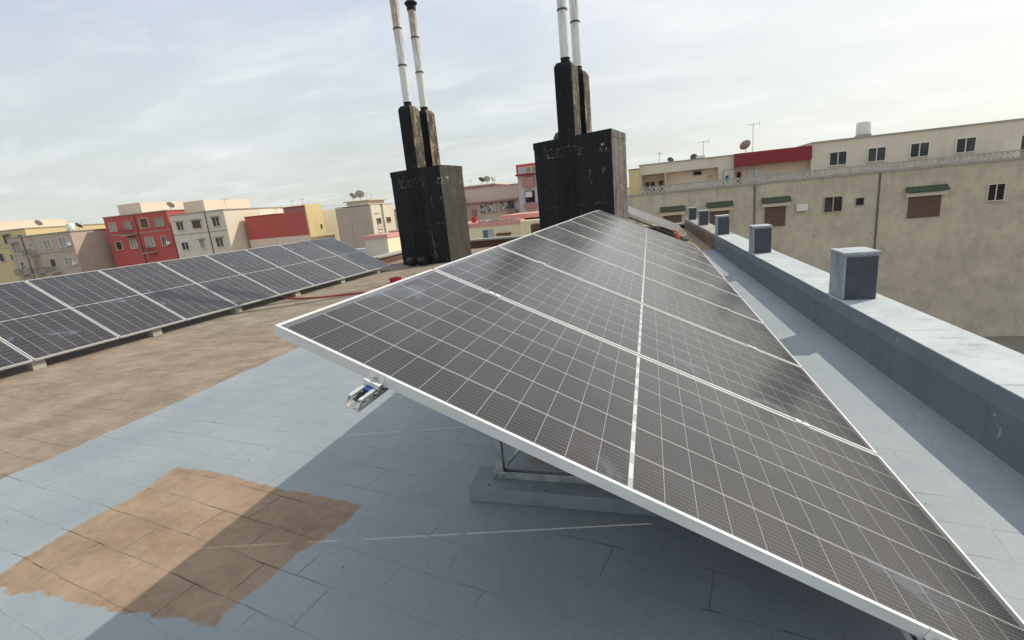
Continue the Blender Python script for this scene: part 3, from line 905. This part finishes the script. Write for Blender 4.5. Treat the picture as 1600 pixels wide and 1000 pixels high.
def antenna(label, x, y, z, h, az, n=6, w=0.9):
    t = thing('aerial', label, 'aerial', (x, y, z), (0, 0, R(az)), 'aerials on the roofs')
    MB().tube([(0, 0, 0), (0, 0, h)], 0.022, 5).build('mast', METAL, t)
    b = MB(); b.tube([(-w * 0.5, 0, h - 0.06), (w * 0.7, 0, h - 0.02)], 0.014, 4)
    for i in range(n):
        x_ = -w * 0.5 + i * w * 1.1 / (n - 1); b.tube([(x_, -0.22, h - 0.05), (x_, 0.22, h - 0.05)], 0.008, 4)
    b.tube([(w * 0.62, 0, h - 0.25), (w * 0.62, 0, h + 0.22)], 0.01, 4)
    b.build('yagi', METAL, t)
    return t


# --- right: long concrete terrace wall with the flat above it
A1 = bld('terrace_building', 'long stained concrete building with lattice terrace rail and green tiled canopies')
MB().box(-0.95, 46, 50.0, 62, Zg, 1.17).build('wall', W_CONC, A1)
MB().box(-1.0, 46.05, 49.9, 50.35, 1.1705, 1.30).build('ledge', W_GREYC, A1)
b = MB()
x = 0.33
tr = MB(); tr.box(0.3, 46, 49.98, 50.1, 1.8505, 1.93); tr.box(0.3, 46, 49.98, 50.1, 1.3005, 1.3495); tr.build('rail', W_GREYC, A1)
while x < 30:
    b.add([(x, 50.01, 1.35), (x + 0.09, 50.01, 1.35), (x + 0.41, 50.01, 1.85), (x + 0.32, 50.01, 1.85), (x, 50.06, 1.35), (x + 0.09, 50.06, 1.35), (x + 0.41, 50.06, 1.85), (x + 0.32, 50.06, 1.85)],
          [(0, 3, 2, 1), (4, 5, 6, 7), (0, 1, 5, 4), (1, 2, 6, 5), (2, 3, 7, 6), (3, 0, 4, 7)])
    b.add([(x + 0.32, 50.015, 1.35), (x + 0.41, 50.015, 1.35), (x + 0.09, 50.015, 1.85), (x, 50.015, 1.85), (x + 0.32, 50.055, 1.35), (x + 0.41, 50.055, 1.35), (x + 0.09, 50.055, 1.85), (x, 50.055, 1.85)],
          [(0, 3, 2, 1), (4, 5, 6, 7), (0, 1, 5, 4), (1, 2, 6, 5), (2, 3, 7, 6), (3, 0, 4, 7)])
    b.box(x - 0.02, x + 0.02, 50.0, 50.07, 1.35, 1.85)
    x += 0.40
b.build('balustrade', LATT, A1)
# upper storey with deep recesses: slabs, piers and back walls
b = MB()
b.box(0.2, 9.0, 51.5, 60, 3.12, 4.05)                       # roof band (left part lower)
b.box(0.2, 0.42, 51.5, 60, 1.18, 3.12); b.box(2.63, 2.72, 51.5, 60, 1.18, 3.12)
b.box(7.6, 9.0, 51.5, 60, 1.18, 3.12)
b.build('upper_wall', W_CREAM, A1)
MB().box(0.42, 2.63, 53.0, 53.2, 1.18, 3.12).build('loggia_wall', W_PEACH, A1)
MB().box(2.72, 7.6, 52.3, 52.5, 1.18, 3.12).build('loggia_wall', W_PEACH, A1)
MB().box(0.15, 9.03, 51.42, 60.05, 4.0505, 4.14).build('roof_slab', W_GREYC, A1)
MB().box(-0.85, 0.195, 51.0, 60, 1.18, 3.72).build('side_wall', W_YELLOW, A1)
MB().box(-0.9, 0.198, 50.95, 60, 3.7205, 3.80).build('roof_slab', W_RAW, A1)
for x0, x1 in ((0.72, 1.15), (1.25, 1.68), (2.05, 2.50)):
    d_ = MB().box(x0, x1, 52.94, 52.995, 1.30, 2.42).build('door', BROWN, A1)
    MB().box(x0 + 0.05, x0 + 0.08, 52.92, 52.938, 1.75, 1.95).build('handle', STEEL, d_)
win(A1, 5.42, 6.12, 2.62, 2.92, 52.3, DARK, W_GREIGE, 1)
MB().box(5.25, 6.3, 52.05, 52.298, 3.03, 3.10).build('window_hood', W_GREYC, A1)
ac = MB(); ac.box(6.80, 7.12, 52.1, 52.298, 2.28, 2.50); ac.build('air_conditioner', W_GREIGE, A1, 0.02)
MB().box(9.003, 15.5, 52.0, 60, 1.18, 2.95).build('upper_wall', W_PEACH, A1)
MB().box(9.003, 15.5, 51.0, 60, 2.9505, 4.15).build('roof_room', W_DRED, A1)
d_ = MB().box(9.30, 9.72, 51.94, 51.998, 1.32, 2.50).build('door', mat('orange_door', color=(0.36, 0.15, 0.05), rough=0.6), A1)
MB().box(9.38, 9.64, 51.925, 51.938, 1.4, 2.42).build('opening', DARK, d_)
win(A1, 10.4, 11.6, 1.6, 2.5, 52.0, CLOTHW, WHITE, 2)
b = MB()
for x in (7.95, 9.55, 10.6): b.tube([(x, 50.6, 1.2), (x, 50.6, 2.75)], 0.03, 5)
b.tube([(7.95, 50.6, 2.75), (10.6, 50.6, 2.75)], 0.03, 5); b.tube([(6.6, 50.6, 2.35), (7.95, 50.6, 2.4)], 0.015, 4)
b.build('pergola_frame', METAL, A1)
b = MB()
b.add([(8.12, 50.55, 2.22), (8.42, 50.55, 2.24), (8.40, 50.52, 1.55), (8.16, 50.56, 1.53), (8.12, 50.58, 2.22), (8.42, 50.58, 2.24), (8.40, 50.55, 1.55), (8.16, 50.59, 1.53)],
      [(0, 3, 2, 1), (4, 5, 6, 7), (0, 1, 5, 4), (1, 2, 6, 5), (2, 3, 7, 6), (3, 0, 4, 7)])
tag(b.build('hanging_towel', CLOTHB), 'blue towel hanging on the terrace frame of the concrete building', 'towel')


def canopy_window(parent, x0, x1, z):
    cn = MB(); cn.prism([(49.999, z), (49.45, z - 0.42), (49.45, z - 0.50), (49.999, z - 0.18)], x0, x1, 'x')
    cn.build('tiled_canopy', GREEN, parent)
    MB().box(x0 + 0.05, x1 - 0.05, 49.7, 49.998, z - 0.85, z - 0.55).build('canopy_beam', W_CREAM, parent)
    MB().box(x0 + 0.3, x1 - 0.35, 49.93, 49.998, z - 2.7, z - 0.852).build('shutter', BROWN, parent)


canopy_window(A1, 2.08, 4.42, -0.16); canopy_window(A1, 6.38, 8.72, -0.12); canopy_window(A1, 11.2, 13.6, -0.14); win(A1, 16.4, 17.8, -1.9, -0.6, 50.0, GLASS, W_GREIGE, 2, 0.1)
MB().box(15.503, 31, 51.2, 60, 1.18, 4.3).build('upper_wall', W_CREAM, A1)
MB().box(15.503, 31.05, 51.1, 60.05, 4.3005, 4.42).build('roof_slab', W_GREYC, A1)
for x in (17, 20, 23.2, 26.5): win(A1, x, x + 1.3, 2.2, 3.3, 51.2, GLASS, WHITE, 2)
dish('big rusty-centred satellite dish on the dark red roof room', 10.05, 51.7, 4.15, 0.52, 200, 38)
dish('small dark satellite dish on the left part of the cream terrace flat roof', 3.25, 53.5, 3.9, 0.34, 20, 30, DISHD)
dish('dark satellite dish near the middle of the cream terrace flat roof', 5.55, 53.5, 3.75, 0.42, 15, 20, DISHD)
antenna('tall thin aerial on the cream terrace flat roof', 6.4, 53, 4.14, 1.65, 12, 7, 0.85)
antenna('short leaning aerial on the left corner of the cream terrace flat roof', 2.2, 54, 4.14, 1.1, 70, 5, 0.5)
antenna('tall aerial standing behind the dark red roof room', 10.9, 53, 4.15, 2.7, 0, 6, 0.9)
tk = thing('water_tank', 'small white water tank on the cream terrace flat roof', 'water tank', (6.1, 52.6, 4.14))
MB().box(-0.4, 0.4, -0.3, 0.3, 0.05, 0.3).build('tank', WHITE, tk, 0.03); MB().box(-0.3, 0.3, -0.2, 0.2, 0, 0.049).build('stand', GOLD, tk)

# --- middle: taupe block with kitchen windows
B1 = bld('taupe_block', 'taupe apartment block with laundry windows, seen between the chimneys')
MB().box(-40, -18.0, 75, 88, 2.42, 4.56).build('wall', W_TAUPE, B1)
MB().box(-40.1, -18.9, 74.45, 75.5, 2.19, 2.415).build('ledge', W_MAUVE, B1)
MB().box(-40, -18.0, 75.02, 88, Zg, 2.417).build('wall', W_TAUPE, B1)
MB().box(-40, -17.98, 74.9, 88, 4.5605, 4.66).build('roof_slab', W_GREYC, B1)
MB().box(-33, -22.6, 75.5, 84, 4.661, 4.95).build('roof_room', W_PINK, B1)
MB().box(-33, -22.4, 75.2, 84, 4.9505, 5.1).build('roof_slab', W_PEACH, B1)
for i, (x0, x1, z0, z1) in enumerate(((-25.3, -24.05, 0.62, 2.02), (-23.95, -22.6, 0.62, 2.02), (-21.95, -20.75, 0.72, 2.08), (-20.65, -19.6, 0.9, 2.08))):
    w = win(B1, x0, x1, z0, z1, 75.02, GLASS if i == 3 else mat('half_curtain', lambda t, b: setc(t, b, mix(t, noise(t, coords(t), 2.2, 4, 0.6).ramp(0.42, 0.5), (0.03, 0.03, 0.03), (0.5, 0.5, 0.45)))), W_GREIGE, 2 if i == 0 else 1, 0.16)
MB().box(-20.6, -19.2, 74.2, 75.018, 0.15, 0.72).build('balcony', W_MAUVE, B1)
MB().box(-26.75, -26.1, 74.6, 75.018, 0.2, 1.4).build('balcony', W_MAUVE, B1)
for x in (-31, -34.5, -38): win(B1, x, x + 1.6, 0.6, 2.0, 75.02, GLASS, W_GREIGE, 2)
for x in (-36, -31, -25.4, -22.0): win(B1, x, x + 1.8, -3.2, -1.6, 75.02, GLASS, W_GREIGE, 2)
dish('dark satellite dish, left one of three on the taupe block', -25.2, 76.5, 5.1, 0.55, 160, 45, DISHD)
dish('pale satellite dish, middle one of three on the taupe block', -24.4, 77, 5.1, 0.58, 190, 40)
dish('thin edge-on satellite dish, right one of three on the taupe block', -23.2, 76.2, 5.0, 0.55, 100, 35, DISHD)
antenna('bent aerial left of the dishes on the taupe block', -27.0, 76, 5.1, 0.9, 40, 5, 0.5)

# --- red topped narrow tower
B2 = bld('narrow_tower', 'narrow grey-blue tower house with a red glazed top storey')
MB().box(-17.4, -11.0, 70, 82, Zg, 5.42).build('wall', W_GREYBLUE, B2)
MB().box(-17.55, -11.0, 69.3, 82, 5.4205, 5.62).build('floor_slab', W_DRED, B2)
MB().box(-17.4, -11.0, 69.6, 82, 5.6205, 7.0).build('top_storey', W_RED, B2)
for x0, x1, m in ((-17.0, -16.1, mat('pale_blue_pane', color=(0.33, 0.40, 0.50), rough=0.25)), (-15.85, -15.2, mat('tan_pane', color=(0.24, 0.21, 0.16), rough=0.3)), (-15.05, -14.2, mat('tan_pane'))):
    win(B2, x0, x1, 5.75, 6.5, 69.6, m, WHITE if x0 < -16 else W_CREAM, 1, 0.06)
MB().box(-16.5, -14.8, 68.9, 69.998, 3.75, 5.05).build('balcony', W_MAUVE, B2)
MB().box(-16.5, -14.8, 68.9, 69.998, 0.72, 1.42).build('balcony', W_MAUVE, B2)
win(B2, -16.45, -15.0, 1.55, 3.2, 70, DARK, W_GREYBLUE, 1, 0.12)
MB().box(-16.3, -15.3, 69.55, 69.59, 2.3, 3.1).build('laundry', CLOTHW, B2)
MB().box(-16.1, -15.9, 69.55, 69.59, 1.85, 2.296).build('laundry', SLATE, B2)

# --- low lemon house with pink roof edge
B3 = bld('lemon_house', 'low lemon house with pink roof edge and blue door')
MB().box(-31, -13.6, 55.0, 66, Zg, -0.78).build('wall', W_LEMON, B3)
MB().box(-31.1, -13.55, 54.9, 66, -0.7795, -0.28).build('roof_edge', W_PINK, B3)
MB().box(-13.5, -9.0, 54.4, 66, Zg, -0.48).build('wall', W_LEMON, B3)
MB().box(-16.8, -8.9, 57.0, 66, -0.27, 0.26).build('roof_edge', W_PINK, B3)
d_ = MB().box(-18.4, -17.8, 54.93, 54.998, -2.6, -1.2).build('door', mat('blue_grey_door', color=(0.10, 0.13, 0.155), rough=0.6), B3)
d_ = MB().box(-17.78, -17.1, 54.93, 54.998, -2.6, -1.15).build('door', mat('pale_door', color=(0.36, 0.40, 0.44), rough=0.6), B3)
MB().box(-16.6, -14.9, 54.3, 54.998, -1.95, -1.7).build('canopy', W_RUST, B3)
b = MB()
for i in range(14):
    x = -19.0 + i * 0.36; b.box(x, x + 0.3, 55.3, 55.8, -0.2795, -0.2795 + random.uniform(0.12, 0.3))
tag(b.build('rubble_pile', W_GREYC), 'heap of grey rubble along the pink roof edge of the lemon house', 'rubble')
rb = thing('red_tub', 'red plastic tub standing on the pink roof edge', 'tub', (-20.3, 57.5, -0.28))
MB().lathe([(0.32, 0), (0.40, 0.62), (0.36, 0.62), (0.30, 0.05)], 18).build('tub', REDPL, rb); MB().lathe([(0.41, 0.60), (0.43, 0.62), (0.43, 0.68), (0.38, 0.68)], 18).build('rim', REDPL, rb)

# --- left: beige corner block, its shaded gable and sunlit front coloured apart
C1 = bld('corner_block', 'beige corner block with shaded gable, sunlit window front and roof room')
MB().box(-43.4, -37.65, 62, 68.5, Zg, 3.3).build('wall', W_GREIGE, C1)  # gable in shade: the shade is put into this greyer colour
MB().box(-37.648, -37.45, 62.003, 64.6, Zg, 3.38).build('front_wall', W_CREAM, C1)  # sunlit front: the light is put into this warmer cream
MB().box(-37.648, -37.45, 65.35, 68.5, Zg, 3.38).build('front_wall', W_CREAM, C1)
MB().box(-37.648, -37.6, 64.602, 65.348, Zg, 3.3).build('drain_recess', W_GREYC, C1)
win(C1, 63.1, 64.2, 0.70, 1.38, -37.45, GLASS, W_GREIGE, 2, 0.08, True); win(C1, 65.9, 67.1, 0.72, 1.40, -37.45, GLASS, W_GREIGE, 2, 0.08, True)
win(C1, 63.1, 64.2, -2.3, -1.6, -37.45, GLASS, W_GREIGE, 2, 0.08, True)
for z in (-0.1, -0.65): win(C1, 63.2, 64.2, z, z + 0.33, -37.45, W_CREAM, W_GREIGE, 1, 0.05, True)
b = MB()
for i in range(5): b.box(-37.449, -37.42, 62.6 + i * 0.32, 62.78 + i * 0.32, 2.0, 2.12)
b.build('vent_row', DARK, C1)
MB().box(-43.5, -37.4, 61.95, 68.6, 3.3815, 3.46).build('roof_slab', W_GREYC, C1)
MB().box(-42.3, -38.6, 63.5, 68, 3.461, 4.05).build('roof_room', W_PEACH, C1)
MB().box(-42.7, -38.2, 63.2, 68.2, 4.0505, 4.2).build('roof_slab', W_OCHRE, C1)
MB().box(-41.0, -40.92, 61.97, 61.999, -2.2, 0.85).build('drain_pipe', W_GREYC, C1)
MB().box(-42.2, -38.4, 61.975, 61.9985, 0.92, 0.98).build('conduit', W_GREYC, C1)
dish('pale satellite dish, left of two on the corner block roof room', -41.4, 64, 4.2, 0.55, 170, 40)
dish('large pale satellite dish, right of two on the corner block roof room', -40.3, 64.2, 4.2, 0.65, 200, 35)
antenna('aerial right of the dishes on the corner block', -39.5, 64.5, 4.2, 1.0, 30, 5, 0.6)
antenna('short aerial at the right end of the corner block roof room', -38.9, 65, 4.2, 0.8, 120, 5, 0.5)
C3 = bld('grey_house', 'grey house with dark roof lip just left of the left chimney')
MB().box(-37.3, -28, 72.5, 80, Zg, 3.3).build('wall', W_TAUPE, C3); MB().box(-38.2, -27.9, 72.0, 80.2, 3.3005, 3.48).build('roof_slab', W_RAW, C3)
for x in (-36, -33.2): win(C3, x, x + 1.4, 0.6, 1.9, 72.5, GLASS, W_CREAM, 2)

# --- ochre block set back, with clothes rails on its roof
C2 = bld('ochre_block', 'plain ochre block set back between the red house and the corner block')
MB().box(-60, -46.9, 63.65, 76, Zg, 3.38).build('wall', W_OCHRE, C2)
b = MB()
for i in range(8):
    y = 64.2 + i * 0.9; b.tube([(-47.2, y, 3.38), (-47.2, y, 4.1), (-47.2, y + 0.5, 4.1), (-47.2, y + 0.5, 3.38)], 0.025, 4)
tag(b.build('clothes_rail', METAL), 'row of bent grey clothes rails on the ochre block roof', 'clothes rail')

# --- red house with yellow side
D1 = bld('red_house', 'brick red house with a yellow side wall')
MB().box(-58, -47.05, 60, 63.6, 0.0, 3.42).build('wall', W_RED, D1)
MB().box(-58, -47.05, 60.0, 63.6, Zg, -0.003).build('plinth', W_PEACH, D1)
MB().box(-47.048, -46.85, 60.002, 63.6, Zg, 4.36).build('side_wall', W_YELLOW, D1)
MB().box(-52.0, -47.05, 61.5, 63.6, 3.421, 4.2).build('roof_room', W_MAUVE, D1)
MB().box(-52.3, -47.05, 61.3, 63.6, 4.2005, 4.33).build('roof_slab', W_RED, D1)
MB().box(-58.1, -52.0, 59.9, 63.6, 3.4205, 3.5).build('roof_slab', W_DRED, D1)
win(D1, 62.6, 63.0, 0.75, 1.35, -46.85, DARK, W_YELLOW, 1, 0.05, True)
antenna('aerial on the left part of the red house roof room', -50.9, 62.3, 4.33, 0.9, 30, 6, 0.6)
antenna('aerial on the right part of the red house roof room', -49.0, 62.3, 4.33, 0.95, -20, 6, 0.6)
antenna('bent aerial beside the red house roof room', -53.4, 61.5, 3.5, 0.8, 80, 5, 0.5)

# --- small cream hut below the roof edge
E1 = bld('cream_hut', 'small cream roof hut with pink coping beyond the left row')
MB().box(-22.05, -19.95, 35, 37.2, -1.62, -0.2).build('wall', wall('hut_grey', (0.58, 0.53, 0.42), 0.15), E1)
MB().box(-19.948, -19.9, 35.002, 37.2, -1.62, -0.2).build('side_wall', W_LEMON, E1)
MB().box(-22.15, -19.8, 34.9, 37.3, -0.1995, 0.09).build('coping', W_PINK, E1)
MB().box(-34, -15, 33.5, 46, Zg, -1.622).build('lower_block', W_GREYBLUE, E1)
MB().box(-25.2, -22.06, 36.5, 36.8, -1.6215, -1.05).build('low_wall', W_GREYBLUE, E1)

# --- neighbours further left and right, and the far town


def plain_block(label, x0, x1, y, dep, z1, m, rows=2, wm=WHITE, room=None):
    o = bld('apartment_house', label)
    MB().box(x0, x1, y, y + dep, Zg, z1).build('wall', m, o)
    MB().box(x0 - 0.12, x1 + 0.12, y - 0.12, y + dep + 0.1, z1 + 0.0005, z1 + 0.14).build('roof_slab', W_GREYC, o)
    nw = max(2, int((x1 - x0) / 3.2)); st = (x1 - x0) / nw
    rnd = random.Random(int(abs(x0) * 7 + y))
    curt = mat('drawn_curtain', lambda t, b: setc(t, b, mix(t, ((xyz(t, coords(t))[0] / 0.11).fr() - 0.5).ab().ramp(0.1, 0.45), (0.42, 0.40, 0.35), (0.24, 0.23, 0.20))))
    for r in range(rows):
        for i in range(nw):
            c = x0 + st * (i + 0.5) + rnd.uniform(-0.25, 0.25); zb = z1 - 2.2 - 3.0 * r
            hw = rnd.choice((0.45, 0.65, 0.65, 0.85)); hh = rnd.choice((1.1, 1.25, 1.25, 1.45))
            win(o, c - hw, c + hw, zb, zb + hh, y, rnd.choice((GLASS, GLASS, curt, BROWN, curt)), wm if rnd.random() < 0.7 else W_GREIGE, rnd.choice((1, 2, 2)), 0.14)
            q = rnd.random()
            if y > 100: continue
            if q < 0.22:
                MB().box(c + hw + 0.15, c + hw + 0.85, y - 0.38, y - 0.001, zb + 0.1, zb + 0.62).build('air_conditioner', WHITE, o, 0.02)
            elif q < 0.45:
                MB().box(c - 1.1, c + 1.1, y - 0.95, y - 0.001, zb - 0.95, zb - 0.80).build('balcony', W_GREYC, o)
                rl = MB(); rl.box(c - 1.08, c + 1.08, y - 0.93, y - 0.89, zb + 0.10, zb + 0.15)
                for j in range(12): rl.box(c - 1.08 + j * 0.192, c - 1.05 + j * 0.192, y - 0.925, y - 0.895, zb - 0.799, zb + 0.0995)
                rl.build('railing', GRILLE, o)
            elif q < 0.60:
                MB().box(c - hw - 0.2, c + hw + 0.2, y - 0.5, y - 0.001, zb + hh + 0.12, zb + hh + 0.2).build('window_hood', W_GREYC, o)
    if y < 100:
        dp = MB(); xx = x0 + st * rnd.choice((1, 2)) ; dp.tube([(xx, y - 0.08, z1), (xx, y - 0.08, Zg)], 0.06, 6); dp.build('drain_pipe', GRILLE, o)
        MB().box(x0, x1, y - 0.05, y - 0.001, z1 - 2.95, z1 - 2.83).build('string_course', W_GREYC, o)
    if room:
        MB().box(x0 + 1, x0 + 1 + room, y + 2, y + dep - 1, z1 + 0.141, z1 + 1.9).build('roof_room', W_PEACH, o)
    return o


plain_block('cream apartment house immediately left of the red house', -69, -58.6, 57, 12, 4.7, W_CREAM, 2, WHITE, 4)
plain_block('terracotta apartment house on the far left with roof room', -84, -70.5, 58, 12, 5.6, W_RED, 2, W_CREAM, 5)
plain_block('grey-beige apartment house left of the terracotta one', -101, -86, 54, 14, 3.9, W_GREIGE, 2, WHITE, 0)
plain_block('yellow apartment house near the left edge of the view', -119, -103, 58, 14, 5.4, W_YELLOW, 2, WHITE, 5)
plain_block('peach apartment house at the very left edge of the view', -150, -122, 60, 14, 4.6, W_PEACH, 2, WHITE, 0)
for i, (x0, x1, y, z, m) in enumerate(((-75, -50, 120, 3.2, W_TAUPE), (-45, -12, 118, 3.6, W_CREAM), (-8, 22, 130, 2.8, W_PEACH), (26, 60, 125, 4.0, W_TAUPE), (-120, -82, 130, 4.0, W_CREAM), (-190, -140, 110, 4.4, W_TAUPE), (33, 60, 58, 4.2, W_TAUPE))):
    plain_block(['long taupe block far behind the ochre block', 'long cream block far behind the narrow tower', 'peach block far behind the terrace building', 'taupe block far off to the right', 'cream block far behind the grey-beige house',
                 'taupe block far off at the left', 'taupe house right of the terrace building'][i], x0, x1, y, 14, z, m, 1, WHITE, 0)

# roof clutter of the far houses, and wear on the long terrace wall
antenna('aerial on the roof of the cream house left of the red house', -62, 61, 4.85, 1.6, 20, 6, 0.9)
antenna('aerial on the terracotta house on the far left', -80, 62, 5.75, 1.8, -30, 6, 0.9)
dish('pale satellite dish on the terracotta house on the far left', -73, 61, 5.75, 0.6, 190, 40)
dish('pale satellite dish on the yellow house near the left edge', -106, 62, 5.55, 0.6, 200, 35)
dish('dark satellite dish on the grey-beige house left of the terracotta one', -90, 58, 4.05, 0.6, 170, 40, DISHD)
for i, (x, y, z) in enumerate(((-65.5, 60, 4.85), (-95, 60, 4.05), (20.5, 54, 4.43))):
    tk = thing('water_tank', ['white round water tank on the cream house left of the red house', 'white round water tank on the grey-beige house at the left', 'white round water tank on the cream flat right of the dark red room'][i], 'water tank', (x, y, z), (0, 0, 0), 'round roof tanks')
    MB().lathe([(0.55, 0.3), (0.58, 0.35), (0.58, 1.3), (0.5, 1.42), (0.2, 1.5)], 18).build('tank', WHITE, tk, smooth=True)
    MB().box(-0.5, 0.5, -0.5, 0.5, 0, 0.299).build('stand', W_GREYC, tk)
for x in (10.6, 20.6): MB().tube([(x, 49.93, 1.1), (x, 49.93, -13.9)], 0.06, 6).build('drain_pipe', GRILLE, A1)
canopy_window(A1, 22.6, 25.6, -0.3)
win(A1, 28.5, 29.6, -2.0, -0.7, 50.0, DARK, W_CREAM, 2, 0.1)
ac = MB(); ac.box(14.1, 15.0, 49.6, 49.998, -1.6, -1.0); ac.build('air_conditioner', WHITE, A1, 0.03)
win(A1, 18.9, 19.5, -1.5, -0.9, 50.0, DARK, W_GREYC, 1, 0.06)
b = MB(); rg = random.Random(5)
for i in range(170):
    x = rg.uniform(-4.5, 0.6) if i < 120 else rg.uniform(2.1, 2.55); y = rg.uniform(-0.6, 6.5) if i < 120 else rg.uniform(1.0, 10.5); r = rg.uniform(0.0012, 0.0042)
    b.m = Matrix.Translation((x, y, fz(x) + r * 0.4)) @ Matrix.Rotation(rg.uniform(0, 6.3), 4, 'Z')
    b.add([(-r, 0, 0), (0, -r * 0.7, 0), (r * 1.2, 0, 0), (0, r * 0.8, 0), (0, 0, r), (0, 0, -r)], [(0, 1, 4), (1, 2, 4), (2, 3, 4), (3, 0, 4), (1, 0, 5), (2, 1, 5), (3, 2, 5), (0, 3, 5)])
g_ = b.build('grit', mat('dark_grit', color=(0.06, 0.055, 0.05), rough=0.9)); g_['kind'] = 'stuff'; g_['label'] = 'scattered specks of dark grit on the blue roof'
